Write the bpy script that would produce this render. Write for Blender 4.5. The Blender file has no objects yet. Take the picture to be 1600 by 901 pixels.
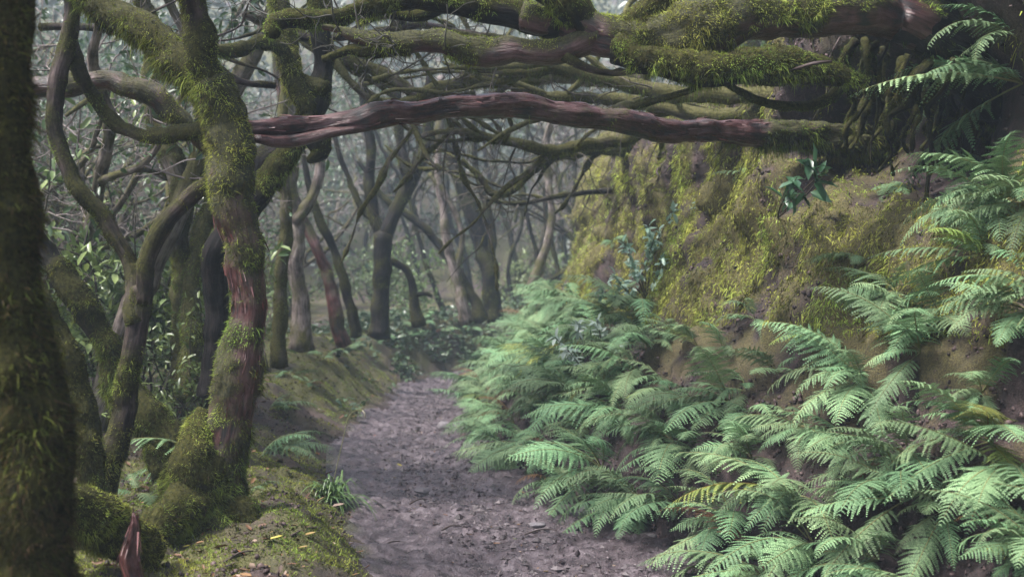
import bpy, math, random
import numpy as np
from mathutils import Vector, Matrix
from mathutils.bvhtree import BVHTree

# ------------------------------------------------------------------ camera, world, sun, exposure
sc = bpy.context.scene
COL = sc.collection
CAM_H, F = 1.5, 1716.0                       # eye height, focal length in pixels of a 1600 wide frame

cam_d = bpy.data.cameras.new('camera')
cam = bpy.data.objects.new('camera', cam_d)
COL.objects.link(cam)
cam.location = (0, 0, CAM_H)
cam.rotation_euler = (math.radians(90), 0, 0)
cam_d.sensor_width = 36.0
cam_d.lens = 36.0 * F / 1600.0
cam_d.clip_start, cam_d.clip_end = 0.05, 400
cam_d.dof.use_dof = True
cam_d.dof.focus_distance = 6.0
cam_d.dof.aperture_fstop = 2.2
sc.camera = cam

SUN_EL, SUN_AZ = math.radians(60), math.radians(-112)      # azimuth from +Y towards +X
world = bpy.data.worlds.new('World')
sc.world = world
world.use_nodes = True
nt = world.node_tree
bg = nt.nodes['Background']
sky = nt.nodes.new('ShaderNodeTexSky')
sky.sky_type = 'NISHITA'
sky.sun_disc = False
sky.sun_elevation = SUN_EL
sky.sun_rotation = SUN_AZ
sky.dust_density = 4.0
sky.air_density = 1.0
hs = nt.nodes.new('ShaderNodeHueSaturation')
hs.inputs['Saturation'].default_value = 0.75
nt.links.new(sky.outputs[0], hs.inputs['Color'])
nt.links.new(hs.outputs[0], bg.inputs['Color'])
bg.inputs['Strength'].default_value = 0.065

sun_d = bpy.data.lights.new('sun', 'SUN')
sun_d.energy = 1.5
sun_d.angle = math.radians(11)
sun_d.color = (1.0, 0.97, 0.94)
sun = bpy.data.objects.new('sun', sun_d)
COL.objects.link(sun)
sdir = Vector((math.sin(SUN_AZ) * math.cos(SUN_EL), math.cos(SUN_AZ) * math.cos(SUN_EL), math.sin(SUN_EL)))
sun.rotation_euler = sdir.to_track_quat('Z', 'Y').to_euler()

sc.view_settings.view_transform = 'Standard'
sc.view_settings.look = 'None'
sc.view_settings.gamma = 1.0
sc.view_settings.exposure = 2.5
sc.cycles.use_denoising = True
sc.cycles.max_bounces = 6
sc.cycles.diffuse_bounces = 3
sc.cycles.glossy_bounces = 2
sc.cycles.transmission_bounces = 2
sc.cycles.volume_bounces = 1
sc.cycles.caustics_reflective = False
sc.cycles.caustics_refractive = False

rng = np.random.default_rng(11)
HAZE = 0.0029

# ------------------------------------------------------------------ numpy noise
def _h(ix, iy, iz):
    n = (ix * 73856093) ^ (iy * 19349663) ^ (iz * 83492791)
    n = n & 0xffffffff
    n = ((n ^ (n >> 13)) * 1274126177) & 0xffffffff
    n = n ^ (n >> 16)
    return n / 4294967296.0

def vnoise(p):
    p = np.asarray(p, float)
    i = np.floor(p).astype(np.int64)
    f = p - i
    u = f * f * (3 - 2 * f)
    x, y, z = i[:, 0], i[:, 1], i[:, 2]
    ux, uy, uz = u[:, 0], u[:, 1], u[:, 2]
    c = [[[_h(x + a, y + b, z + c_) for c_ in (0, 1)] for b in (0, 1)] for a in (0, 1)]
    l = lambda a, b, t: a + (b - a) * t
    v = l(l(l(c[0][0][0], c[1][0][0], ux), l(c[0][1][0], c[1][1][0], ux), uy),
          l(l(c[0][0][1], c[1][0][1], ux), l(c[0][1][1], c[1][1][1], ux), uy), uz)
    return v * 2 - 1

def fbm(p, octv=4, off=0.0):
    p = np.asarray(p, float) + off
    s = np.zeros(len(p)); a = 1.0; t = 0
    for _ in range(octv):
        s += a * vnoise(p); t += a
        p = p * 2.03 + 17.3; a *= 0.5
    return s / t * 1.5

def sstep(a, b, x):
    t = np.clip((x - a) / (b - a), 0, 1)
    return t * t * (3 - 2 * t)

def nrm(v):
    return v / np.maximum(np.linalg.norm(v, axis=-1, keepdims=True), 1e-9)

# ------------------------------------------------------------------ object helpers
def P(px, py, Y):                            # photograph pixel + distance -> point in the place
    return np.array(((px - 800) / F * Y, Y, CAM_H - (py - 450) / F * Y))

class MB:                                    # collects geometry, becomes ONE mesh object
    def __init__(s):
        s.V, s.F, s.C, s.K, s.n = [], [], [], [], 0
    def add(s, V, faces, col=None, bk=None):
        V = np.asarray(V, float)
        s.V.append(V)
        for f in faces:                      # each f: (m,3) or (m,4) array
            s.F.append(np.asarray(f) + s.n)
        s.C.append(np.zeros((len(V), 4)) if col is None else np.asarray(col, float))
        s.K.append(np.zeros((len(V), 3)) if bk is None else np.asarray(bk, float))
        s.n += len(V)
    def mesh(s, name, m, smooth=True, base=(0, 0, 0)):
        me = bpy.data.meshes.new(name)
        V = np.concatenate(s.V) - np.asarray(base, float)
        loops = np.concatenate([f.ravel() for f in s.F])
        tot = np.concatenate([np.full(len(f), f.shape[1], np.int32) for f in s.F])
        start = np.concatenate([[0], np.cumsum(tot)[:-1]])
        me.vertices.add(len(V)); me.vertices.foreach_set('co', V.astype(np.float32).ravel())
        me.loops.add(len(loops)); me.loops.foreach_set('vertex_index', loops.astype(np.int32))
        me.polygons.add(len(tot))
        me.polygons.foreach_set('loop_start', start.astype(np.int32))
        me.polygons.foreach_set('loop_total', tot)
        me.polygons.foreach_set('use_smooth', np.full(len(tot), smooth))
        a = me.attributes.new('col', 'FLOAT_COLOR', 'POINT')
        a.data.foreach_set('color', np.concatenate(s.C).astype(np.float32).ravel())
        a = me.attributes.new('bk', 'FLOAT_VECTOR', 'POINT')
        a.data.foreach_set('vector', np.concatenate(s.K).astype(np.float32).ravel())
        me.update(calc_edges=True)
        me.materials.append(m)
        return me
    def build(s, name, m, parent=None, smooth=True, base=(0, 0, 0)):
        if not s.V: return None
        return link(name, s.mesh(name, m, smooth, base), parent)

def link(name, data, parent=None, loc=(0, 0, 0)):
    o = bpy.data.objects.new(name, data)
    COL.objects.link(o)
    o.parent = parent
    o.location = loc
    return o

def tag(o, label=None, cat=None, group=None, kind=None):
    if label: o['label'] = label
    if cat: o['category'] = cat
    if group: o['group'] = group
    if kind: o['kind'] = kind
    return o

def thing(name, label, cat, loc=(0, 0, 0), group=None):
    o = link(name, None, None, [float(v) for v in loc])
    o.empty_display_size = 0.1
    return tag(o, label, cat, group)

def copy_tree(o, parent=None):
    c = o.copy(); COL.objects.link(c); c.parent = parent
    for ch in o.children: copy_tree(ch, c)
    return c

# ------------------------------------------------------------------ materials
def mat(name):
    m = bpy.data.materials.new(name); m.use_nodes = True
    n = m.node_tree.nodes; b = n['Principled BSDF']
    return m, n, m.node_tree.links, b

def ramp(n, stops):
    r = n.new('ShaderNodeValToRGB')
    e = r.color_ramp.elements
    while len(e) < len(stops): e.new(0.5)
    for k, (p, c) in enumerate(stops):
        e[k].position = p; e[k].color = (*c, 1)
    return r

def noise_node(n, l, src, scale, detail=6, rough=0.6):
    t = n.new('ShaderNodeTexNoise'); t.inputs['Scale'].default_value = scale
    t.inputs['Detail'].default_value = detail; t.inputs['Roughness'].default_value = rough
    if src is not None: l.new(src, t.inputs['Vector'])
    return t

def bump(n, l, b, h, strength, dist):
    k = n.new('ShaderNodeBump'); k.inputs['Strength'].default_value = strength; k.inputs['Distance'].default_value = dist
    l.new(h, k.inputs['Height']); l.new(k.outputs[0], b.inputs['Normal'])

def mix(n, l, f, a, b_):
    x = n.new('ShaderNodeMix'); x.data_type = 'RGBA'
    l.new(f, x.inputs['Factor'])
    for s, v in ((x.inputs['A'], a), (x.inputs['B'], b_)):
        if isinstance(v, tuple): s.default_value = (*v, 1)
        else: l.new(v, s)
    return x.outputs['Result']

def bark_material(name, c1, c2, c3, moss1=(0.012, 0.013, 0.005), moss2=(0.060, 0.057, 0.016), rough=0.55, spec=0.2):
    m, n, l, b = mat(name)
    at = n.new('ShaderNodeAttribute'); at.attribute_name = 'bk'
    mp = n.new('ShaderNodeMapping'); mp.inputs['Scale'].default_value = (1, 1, 0.14)
    l.new(at.outputs['Vector'], mp.inputs['Vector'])
    g = noise_node(n, l, mp.outputs[0], 42, 7, 0.65)
    g2 = noise_node(n, l, at.outputs['Vector'], 7, 5, 0.6)
    r = ramp(n, [(0.42, c1), (0.5, c2), (0.60, c3)])
    mm = n.new('ShaderNodeMath'); mm.operation = 'MULTIPLY_ADD'; mm.inputs[1].default_value = 0.55
    l.new(g.outputs['Fac'], mm.inputs[0])
    m2 = n.new('ShaderNodeMath'); m2.operation = 'MULTIPLY'; m2.inputs[1].default_value = 0.45
    l.new(g2.outputs['Fac'], m2.inputs[0]); l.new(m2.outputs[0], mm.inputs[2])
    l.new(mm.outputs[0], r.inputs['Fac'])
    ca = n.new('ShaderNodeAttribute'); ca.attribute_name = 'col'
    sep = n.new('ShaderNodeSeparateColor'); l.new(ca.outputs['Color'], sep.inputs[0])
    gm = noise_node(n, l, at.outputs['Vector'], 60, 5, 0.7)
    mr = ramp(n, [(0.35, moss1), (0.65, moss2)])
    l.new(gm.outputs['Fac'], mr.inputs['Fac'])
    l.new(mix(n, l, sep.outputs[0], r.outputs[0], mr.outputs[0]), b.inputs['Base Color'])
    b.inputs['Specular IOR Level'].default_value = spec
    rr = n.new('ShaderNodeMapRange'); rr.inputs['To Min'].default_value = rough; rr.inputs['To Max'].default_value = 0.95
    l.new(sep.outputs[0], rr.inputs['Value']); l.new(rr.outputs[0], b.inputs['Roughness'])
    bump(n, l, b, mm.outputs[0], 1.0, 0.03)
    return m

M_red = bark_material('red_bark', (0.007, 0.003, 0.003), (0.052, 0.014, 0.012), (0.115, 0.055, 0.055), rough=0.34, spec=0.5)
M_grey = bark_material('brown_bark', (0.010, 0.007, 0.006), (0.038, 0.025, 0.023), (0.11, 0.08, 0.078))
M_dark = bark_material('dark_bark', (0.004, 0.0035, 0.0035), (0.010, 0.008, 0.008), (0.028, 0.022, 0.021), spec=.12)
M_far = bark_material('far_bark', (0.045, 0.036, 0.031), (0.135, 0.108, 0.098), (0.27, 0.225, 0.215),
                      (0.045, 0.043, 0.018), (0.115, 0.108, 0.042))  # bark tones paled towards grey, a misty look put into the colour

def attr_material(name, rough, transl=0.0, spec=0.3, vary=0.0, jitter=0.0):
    m, n, l, b = mat(name)
    ca = n.new('ShaderNodeAttribute'); ca.attribute_name = 'col'
    c = ca.outputs['Color']
    if vary:
        oi = n.new('ShaderNodeObjectInfo')
        h = n.new('ShaderNodeHueSaturation')
        for k, (lo, hi) in (('Value', (1 - vary, 1 + vary)), ('Hue', (0.5 - 1.4 * jitter, 0.5 + .7 * jitter))):
            mr = n.new('ShaderNodeMapRange'); mr.inputs['To Min'].default_value = lo; mr.inputs['To Max'].default_value = hi
            if k == 'Hue':
                w = n.new('ShaderNodeMath'); w.operation = 'MULTIPLY'; w.inputs[1].default_value = 7.13
                fr = n.new('ShaderNodeMath'); fr.operation = 'FRACT'
                l.new(oi.outputs['Random'], w.inputs[0]); l.new(w.outputs[0], fr.inputs[0]); l.new(fr.outputs[0], mr.inputs['Value'])
            else: l.new(oi.outputs['Random'], mr.inputs['Value'])
            l.new(mr.outputs[0], h.inputs[k])
        l.new(c, h.inputs['Color']); c = h.outputs[0]
    l.new(c, b.inputs['Base Color'])
    b.inputs['Roughness'].default_value = rough
    b.inputs['Specular IOR Level'].default_value = spec
    if transl:
        t = n.new('ShaderNodeBsdfTranslucent'); l.new(c, t.inputs['Color'])
        mx = n.new('ShaderNodeMixShader'); mx.inputs[0].default_value = transl
        l.new(b.outputs[0], mx.inputs[1]); l.new(t.outputs[0], mx.inputs[2])
        l.new(mx.outputs[0], n['Material Output'].inputs['Surface'])
    return m

M_moss = attr_material('moss', 0.9, 0.3, 0.1)
M_fern = attr_material('fern_leaf', 0.6, 0.14, 0.25, 0.36, 0.028)
M_leaf = attr_material('broad_leaf', 0.35, 0.2, 0.5, 0.15, 0.015)
M_litter = attr_material('litter', 0.6, 0.0, 0.3)
M_twig = attr_material('twig', 0.75, 0.0, 0.2)

def soil_material(name, stops, mossy, rough0, rough1, bstr, scale=9):
    m, n, l, b = mat(name)
    tc = n.new('ShaderNodeTexCoord')
    g = noise_node(n, l, tc.outputs['Object'], scale, 10, 0.68)
    g2 = noise_node(n, l, tc.outputs['Object'], scale * 9, 6, 0.7)
    a = n.new('ShaderNodeMath'); a.operation = 'MULTIPLY_ADD'; a.inputs[1].default_value = 0.35
    s = n.new('ShaderNodeMath'); s.operation = 'MULTIPLY'; s.inputs[1].default_value = 0.65
    l.new(g.outputs['Fac'], s.inputs[0]); l.new(g2.outputs['Fac'], a.inputs[0]); l.new(s.outputs[0], a.inputs[2])
    r = ramp(n, stops); l.new(a.outputs[0], r.inputs['Fac'])
    ca = n.new('ShaderNodeAttribute'); ca.attribute_name = 'col'
    sep = n.new('ShaderNodeSeparateColor'); l.new(ca.outputs['Color'], sep.inputs[0])
    mr = ramp(n, mossy); l.new(g2.outputs['Fac'], mr.inputs['Fac'])
    l.new(mix(n, l, sep.outputs[0], r.outputs[0], mr.outputs[0]), b.inputs['Base Color'])
    rr = n.new('ShaderNodeMapRange'); rr.inputs['From Min'].default_value = 0.35; rr.inputs['From Max'].default_value = 0.65
    rr.inputs['To Min'].default_value = rough0; rr.inputs['To Max'].default_value = rough1
    l.new(g.outputs['Fac'], rr.inputs['Value']); l.new(rr.outputs[0], b.inputs['Roughness'])
    bump(n, l, b, a.outputs[0], bstr, 0.035)
    return m

M_path = soil_material('muddy_path', [(0.40, (0.020, 0.013, 0.016)), (0.5, (0.070, 0.051, 0.057)), (0.61, (0.17, 0.140, 0.152))],
                       [(0.4, (0.03, 0.03, 0.012)), (0.65, (0.08, 0.075, 0.03))], 0.20, 0.55, 1.0)
M_ground = soil_material('forest_floor', [(0.37, (0.012, 0.007, 0.006)), (0.5, (0.045, 0.028, 0.025)), (0.65, (0.11, 0.073, 0.07))],
                         [(0.35, (0.035, 0.036, 0.010)), (0.65, (0.11, 0.105, 0.028))], 0.7, 0.95, 0.9)
M_bank = soil_material('bank_soil', [(0.38, (0.008, 0.005, 0.005)), (0.5, (0.034, 0.020, 0.020)), (0.64, (0.10, 0.066, 0.066))],
                       [(0.38, (0.030, 0.026, 0.009)), (0.62, (0.16, 0.14, 0.033))], 0.7, 0.95, 1.0, 12)
M_stone = soil_material('stone', [(0.3, (0.07, 0.06, 0.065)), (0.5, (0.14, 0.125, 0.135)), (0.7, (0.24, 0.22, 0.23))],
                        [(0.4, (0.03, 0.03, 0.012)), (0.65, (0.08, 0.075, 0.03))], 0.4, 0.7, 0.6, 20)

# ------------------------------------------------------------------ the lie of the land
TY = np.array([-6, 3, 5.7, 7.4, 8.7, 10.3, 13.5, 17.0])
TL = np.array([-.3, -.42, -.58, -.95, -1.25, -1.5, -1.55, -1.5])
TR = np.array([3.2, 2.2, 1.2, .42, 0, -.28, -.48, -.55])
cl = [((a + b) / 2, y, (b - a) / 2) for y, a, b in zip(TY, TL, TR)]
cl += [(-.6, 18.8, .45), (.45, 19.9, .5), (2.2, 20.4, .5), (6, 21.2, .5), (16, 22.5, .5)]
CL = np.array(cl)

def path_dist(x, y):
    """signed distance past the path's edge (left side positive flag), and place along it"""
    best = np.full(x.shape, 1e9); side = np.zeros(x.shape); edge = np.zeros(x.shape); yy = np.zeros(x.shape)
    for k in range(len(CL) - 1):
        a, b = CL[k], CL[k + 1]
        dx, dy = b[0] - a[0], b[1] - a[1]
        t = np.clip(((x - a[0]) * dx + (y - a[1]) * dy) / (dx * dx + dy * dy), 0, 1)
        qx, qy = x - a[0] - t * dx, y - a[1] - t * dy
        d = np.hypot(qx, qy); m = d < best
        best = np.where(m, d, best)
        side = np.where(m, np.sign(dx * (y - a[1]) - dy * (x - a[0])), side)
        edge = np.where(m, d - (a[2] + t * (b[2] - a[2])), edge)
        yy = np.where(m, k + t, yy)
    return edge, side, yy

def ground_z(x, y):
    x = np.asarray(x, float); y = np.asarray(y, float)
    e, s, k = path_dist(x, y)
    p3 = np.stack([x, y, np.zeros_like(x)], -1).reshape(-1, 3)
    n1 = fbm(p3 * 0.55, 3, 3.1).reshape(x.shape)
    n2 = fbm(p3 * 2.6, 3, 9.7).reshape(x.shape)
    n3 = fbm(p3 * 11, 3, 5.2).reshape(x.shape)
    wob = e + 0.10 * n2
    led = np.interp(k, [0, 2, 3, 4, 5, 6, 7, 8, 9, 12], [.34, .34, .34, .38, .42, .48, .75, .95, 1.0, 1.0])
    wid = np.interp(k, [0, 2, 3, 4, 6, 8, 12], [.45, .6, .75, 1.0, 1.3, 1.1, 1.2])
    z = led * sstep(-0.02, 1, wob / wid)
    pos = np.maximum(e, 0)
    z = z + 0.02 * pos + 0.17 * np.maximum(pos - 9, 0)
    z = z + np.exp(-(((x + 2.75) / .8) ** 2 + ((y - 14.2) / 1.5) ** 2)) * 0.28
    r = np.hypot(x, y)
    z = z + 0.28 * np.maximum(r - 32, 0)
    amt = sstep(0, .6, e)
    z = z + amt * (0.10 * n1 + 0.05 * n2 + 0.02 * n3) + 0.012 * n3 - 0.03
    z = np.where((s < 0), -0.06 + 0.28 * np.maximum(r - 45, 0), z)
    z = np.where(e < 0, np.minimum(z, -0.03) - .10 * sstep(0, .12, -e), z)
    return z

def gz(x, y):
    return float(ground_z(np.array([x]), np.array([y]))[0])

# forest floor: one sheet, fine near the camera
nu, nv = 430, 430
u = np.linspace(-1, 1, nu); v = np.linspace(-1, 1, nv)
gx = -1.5 + 75 * np.sinh(4.6 * u) / np.sinh(4.6)
gy = 7 + 80 * np.sinh(4.2 * v) / np.sinh(4.2)
gy = gy[gy > -9]; nv = len(gy)
X, Yg = np.meshgrid(gx, gy)
Z = ground_z(X, Yg)
Vg = np.stack([X, Yg, Z], -1).reshape(-1, 3)
idx = np.arange(nu * nv).reshape(nv, nu)
Fg = np.stack([idx[:-1, :-1], idx[:-1, 1:], idx[1:, 1:], idx[1:, :-1]], -1).reshape(-1, 4)
eg, sg, kg = path_dist(X, Yg)
mg = fbm(Vg * 1.1, 4, 2.2) * 0.55 + fbm(Vg * 5, 3, 1.2) * .4 + 0.12
mg = mg + 0.35 * np.exp(-(((X + 2.75) / 1.3) ** 2 + ((Yg - 14.0) / 2.0) ** 2)).ravel()
mg = sstep(-.35, .4, mg) * sstep(0.02, 0.45, eg.ravel())
Cg = np.stack([mg, mg, mg, np.ones_like(mg)], -1)
b = MB(); b.add(Vg, [Fg], Cg)
ground = tag(b.build('ground', M_ground), kind='structure')

# the muddy path
ss = []
for k in range(len(CL) - 1):
    a, c = CL[k], CL[k + 1]
    n_ = max(2, int(np.hypot(*(c - a)[:2]) / 0.022))
    ss.append(np.linspace(k, k + 1, n_, endpoint=False))
ss = np.concatenate(ss); ss = ss[ss > 0.6]
kk = np.arange(len(CL))
def smooth(a, w=55):
    p = np.pad(a, w // 2, mode='edge'); return np.convolve(p, np.ones(w) / w, 'valid')
cx, cy, hw = (smooth(np.interp(ss, kk, CL[:, j])) for j in range(3))
tx, ty = np.gradient(cx), np.gradient(cy); tl = np.hypot(tx, ty); tx, ty = tx / tl, ty / tl
q = np.linspace(-1, 1, 104)
off = q[None, :] * (hw[:, None] + 0.22)
Xp = cx[:, None] + ty[:, None] * off; Yp = cy[:, None] - tx[:, None] * off
p3 = np.stack([Xp, Yp, np.zeros_like(Xp)], -1).reshape(-1, 3)
zp = 0.035 * fbm(p3 * 1.6, 3, 4.4) + 0.034 * fbm(p3 * 5, 4, 8.8) + 0.024 * np.abs(fbm(p3 * 17, 3, 1.5)) + 0.03 * np.abs(fbm(p3 * 7, 2, 2.5)) - 0.022
zp = zp.reshape(Xp.shape) + 0.05 * np.abs(q[None, :]) ** 3
Vp = np.stack([Xp, Yp, zp], -1).reshape(-1, 3)
idx = np.arange(Xp.size).reshape(Xp.shape)
Fp = np.stack([idx[:-1, :-1], idx[:-1, 1:], idx[1:, 1:], idx[1:, :-1]], -1).reshape(-1, 4)
mp_ = (sstep(.82, 1.0, np.abs(q))[None, :] * np.ones_like(Xp)).ravel() * sstep(-.2, .4, fbm(p3 * 3, 3, 7.7))
b = MB(); b.add(Vp, [Fp], np.stack([mp_, mp_, mp_, np.ones_like(mp_)], -1))
path = tag(b.build('path', M_path), kind='structure')

# the steep bank on the right: a toe line, uphill normals and a profile
toe = np.array([(3.6, -6), (2.75, -1), (2.35, 3), (1.85, 4.4), (1.27, 5.7), (.58, 7.2), (.08, 8.8), (-.2, 10.3), (-.36, 12.2),
                (-.43, 14), (-.5, 16), (-.4, 17.4), (.1, 18.4), (1.1, 19.1), (2.4, 19.7), (6, 20.5), (12, 21.5), (20, 22.5)])
tt = np.linspace(0, len(toe) - 1, 1500)
bx_, by_ = smooth(np.interp(tt, np.arange(len(toe)), toe[:, 0]), 121), smooth(np.interp(tt, np.arange(len(toe)), toe[:, 1]), 121)
cum = np.concatenate([[0], np.cumsum(np.hypot(np.diff(bx_), np.diff(by_)))])
S = np.arange(0, cum[-1], 0.036)
bx, by = np.interp(S, cum, bx_), np.interp(S, cum, by_)
tx, ty = np.gradient(bx), np.gradient(by); tl = np.hypot(tx, ty)
nx, ny = smooth(ty / tl, 61), smooth(-tx / tl, 61)
lip = np.interp(by, [3, 5, 7.3, 8.5, 9.8, 13, 17], [3.8, 3.9, 3.7, 2.9, 2.8, 3.15, 3.55])
PD = np.array([-.3, 0, .12, .45, .9, 1.30, 1.56, 1.66, 1.70, 1.74, 2.08, 3.0, 5, 9, 16, 30])
PZ = np.array([-.12, -.02, .2, .6, 1.02, 1.4, 1.75, 2.15, 2.45, 2.62, 2.84, 3.15, 3.9, 5.4, 7.5, 10]) / 2.62   # in lip heights
arc = np.concatenate([[0], np.cumsum(np.hypot(np.diff(PD), np.diff(PZ * 2.62)))])
ar = np.concatenate([np.arange(0, arc[11], 0.034), np.linspace(arc[11], arc[-1], 60)])
pd, pz = np.interp(ar, arc, PD), np.interp(ar, arc, PZ)
pd, pz = smooth(pd, 5), smooth(pz, 5)
def bank_surface(hollows=()):
    ds = np.interp(by, [4.2, 5.6, 8.2], [.66, .70, 1.0])[:, None]
    pdd = np.where(pd[None, :] < 2, pd[None, :] * ds, pd[None, :] - 2 + 2 * ds)
    Xb = bx[:, None] + nx[:, None] * pdd; Yb = by[:, None] + ny[:, None] * pdd
    lz = np.where(pz[None, :] < 0.35, 2.62, 1) * 1.0
    w = sstep(.25, .8, pz)[None, :]
    Zb = pz[None, :] * (2.62 * (1 - w) + lip[:, None] * w)
    p = np.stack([Xb, Yb, Zb], -1).reshape(-1, 3)
    du = np.gradient(p.reshape(*Xb.shape, 3), axis=0); dv = np.gradient(p.reshape(*Xb.shape, 3), axis=1)
    N = nrm(np.cross(du, dv)).reshape(-1, 3)
    N = np.where(N[:, 2:3] < 0, -N, N)
    far = np.repeat(sstep(0.0, .25, pd)[None, :], len(bx), 0).ravel()
    wall = np.repeat((sstep(.45, .62, pz) * (1 - sstep(1.03, 1.2, pz)))[None, :], len(bx), 0).ravel()
    st = p * np.array([1, 1, .28])
    dsp = 0.16 * fbm(p * 0.8, 3, 6.1) + 0.075 * fbm(p * 2.4, 3, 2.1) + 0.03 * fbm(p * 8, 3, 3.3)
    dsp += wall * (0.20 * fbm(st * 2.6, 3, 11.0) + 0.085 * fbm(st * 8, 2, 4.0) + 0.03 * fbm(p * 17, 2, 4.4))
    p = p + N * (dsp * far)[:, None]
    hm = np.zeros(len(p))
    for hc, rad, dep in hollows:
        g_ = np.exp(-np.sum(((p - hc) / rad) ** 2, 1))
        hm = np.maximum(hm, g_)
        p = p + np.array((.50, .86, -.06)) * (dep * g_)[:, None]
    du = np.gradient(p.reshape(*Xb.shape, 3), axis=0); dv = np.gradient(p.reshape(*Xb.shape, 3), axis=1)
    N = nrm(np.cross(du, dv)).reshape(-1, 3)
    f = np.sign(np.sum(N * np.array([-.6, -.2, .6]), 1))[:, None]
    return p, N * np.where(f == 0, 1, f), Xb.shape, hm
def bank_ray(V, px, py):
    d = P(px, py, 1.0) - np.array((0, 0, CAM_H)); d = d / np.linalg.norm(d)
    q_ = V - np.array((0, 0, CAM_H)); t_ = q_ @ d
    off_ = np.linalg.norm(q_ - t_[:, None] * d, axis=1)
    m_ = (off_ < .06) & (t_ > 1)
    return V[m_][np.argmin(t_[m_])]
Vb, Nb, bshape, bwall = bank_surface()
Vb, Nb, bshape, bwall = bank_surface([(bank_ray(Vb, 1430, 150), np.array((.55, .65, .45)), 1.7), (bank_ray(Vb, 1365, 150), np.array((.42, .60, .40)), 1.5), (bank_ray(Vb, 1360, 470), np.array((.18, .18, .13)), .35), (bank_ray(Vb, 1240, 215), np.array((.3, .3, .12)), .4)])
idx = np.arange(len(Vb)).reshape(bshape)
Fb = np.stack([idx[:-1, :-1], idx[1:, :-1], idx[1:, 1:], idx[:-1, 1:]], -1).reshape(-1, 4)
stv = Vb * np.array([1, 1, .33])
bm_ = fbm(stv * 1.5, 4, 21.0) * .65 + fbm(Vb * np.array((5, 5, 1.1)), 3, 31.0) * .75 + fbm(Vb * 9, 2, 33.0) * .25 + 0.14 + .22 + .5 * np.repeat(sstep(1.02, 1.15, pz)[None, :], bshape[0], 0).ravel()
bmoss = (1 - sstep(.15, .45, bwall)) * sstep(-.12, .42, bm_) * np.repeat(sstep(.16, .5, pz)[None, :], bshape[0], 0).ravel()  # moss masked out of the hollows, bare dark soil deepens their shade
Vb = Vb + Nb * (bmoss * (.025 + .05 * fbm(Vb * np.array((7, 7, 4)), 3, 71.0) + .02 * fbm(Vb * 18, 2, 72.0)))[:, None]
bmoss = bmoss * (1 - .85 * sstep(2.75, 3.1, Vb[:, 2]) * sstep(8.2, 7.2, Vb[:, 1]))
topm = np.repeat(sstep(1.0, 1.2, pz)[None, :], bshape[0], 0).ravel()
b = MB(); b.add(Vb, [Fb], np.stack([bmoss * .9, topm, topm, np.ones_like(topm)], -1))
hill = tag(b.build('hillside', M_bank), kind='structure')
bank_bvh = BVHTree.FromPolygons([Vector(v) for v in Vb], [tuple(f) for f in Fb])
gr_bvh = BVHTree.FromPolygons([Vector(v) for v in Vg], [tuple(f) for f in Fg])

def hit(px, py, bvh=None):
    d = Vector(P(px, py, 1.0)) - Vector((0, 0, CAM_H)); d.normalize()
    o = Vector((0, 0, CAM_H))
    best = None
    for t in ((bank_bvh, gr_bvh) if bvh is None else (bvh,)):
        r = t.ray_cast(o, d)
        if r[0] is not None and (best is None or r[3] < best[2]): best = (np.array(r[0]), np.array(r[1]), r[3])
    return best

def drop(x, y):                                   # height of whatever ground is on top here
    o = Vector((x, y, 60)); z = []
    for t in (bank_bvh, gr_bvh):
        r = t.ray_cast(o, Vector((0, 0, -1)))
        if r[0] is not None: z.append(r[0].z)
    return max(z) if z else 0.0

# ------------------------------------------------------------------ moss blades, leaves, tubes
MOSS_D, MOSS_Y, MOSS_B = np.array((.026, .026, .008)), np.array((.385, .385, .085)), np.array((.23, .375, .07))

def moss_col(p, n, r, yellow=0.5, bright=1.0, brown=.15):
    a = np.clip(fbm(p * 6, 2, 13.0) * .45 + fbm(p * 24, 2, 19.0) * .5 + .46 + r.normal(0, .13, n), 0, 1.15)[:, None]
    y = np.clip(yellow + fbm(p * 2.1, 2, 41.0) * .5 + r.normal(0, .12, n), 0, 1)[:, None]
    c = (MOSS_D * (1 - a) + (MOSS_Y * y + MOSS_B * (1 - y)) * a) * bright
    br = (r.random((n, 1)) < brown) * r.uniform(.5, 1, (n, 1))
    c = c * (1 - br) + np.array((.085, .055, .028)) * br
    return np.concatenate([c, np.ones((n, 1))], 1)

def blades(mb, pos, dirs, length, width, col, r, sag=0.3):
    n = len(pos)
    if n == 0: return
    d = nrm(dirs)
    side = nrm(np.cross(d, r.normal(0, 1, (n, 3)))) * width[:, None] * .5
    mid = pos + d * (length * .5)[:, None]
    tip = pos + d * length[:, None]
    mid[:, 2] -= sag * length * .18; tip[:, 2] -= sag * length * .7
    V = np.stack([pos - side, pos + side, mid - side * .8, mid + side * .8, tip], 1).reshape(-1, 3)
    k = np.arange(n)[:, None] * 5
    mb.add(V, [k + np.array([[0, 1, 3, 2]]), k + np.array([[2, 3, 4]])], np.repeat(col, 5, 0))

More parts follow.
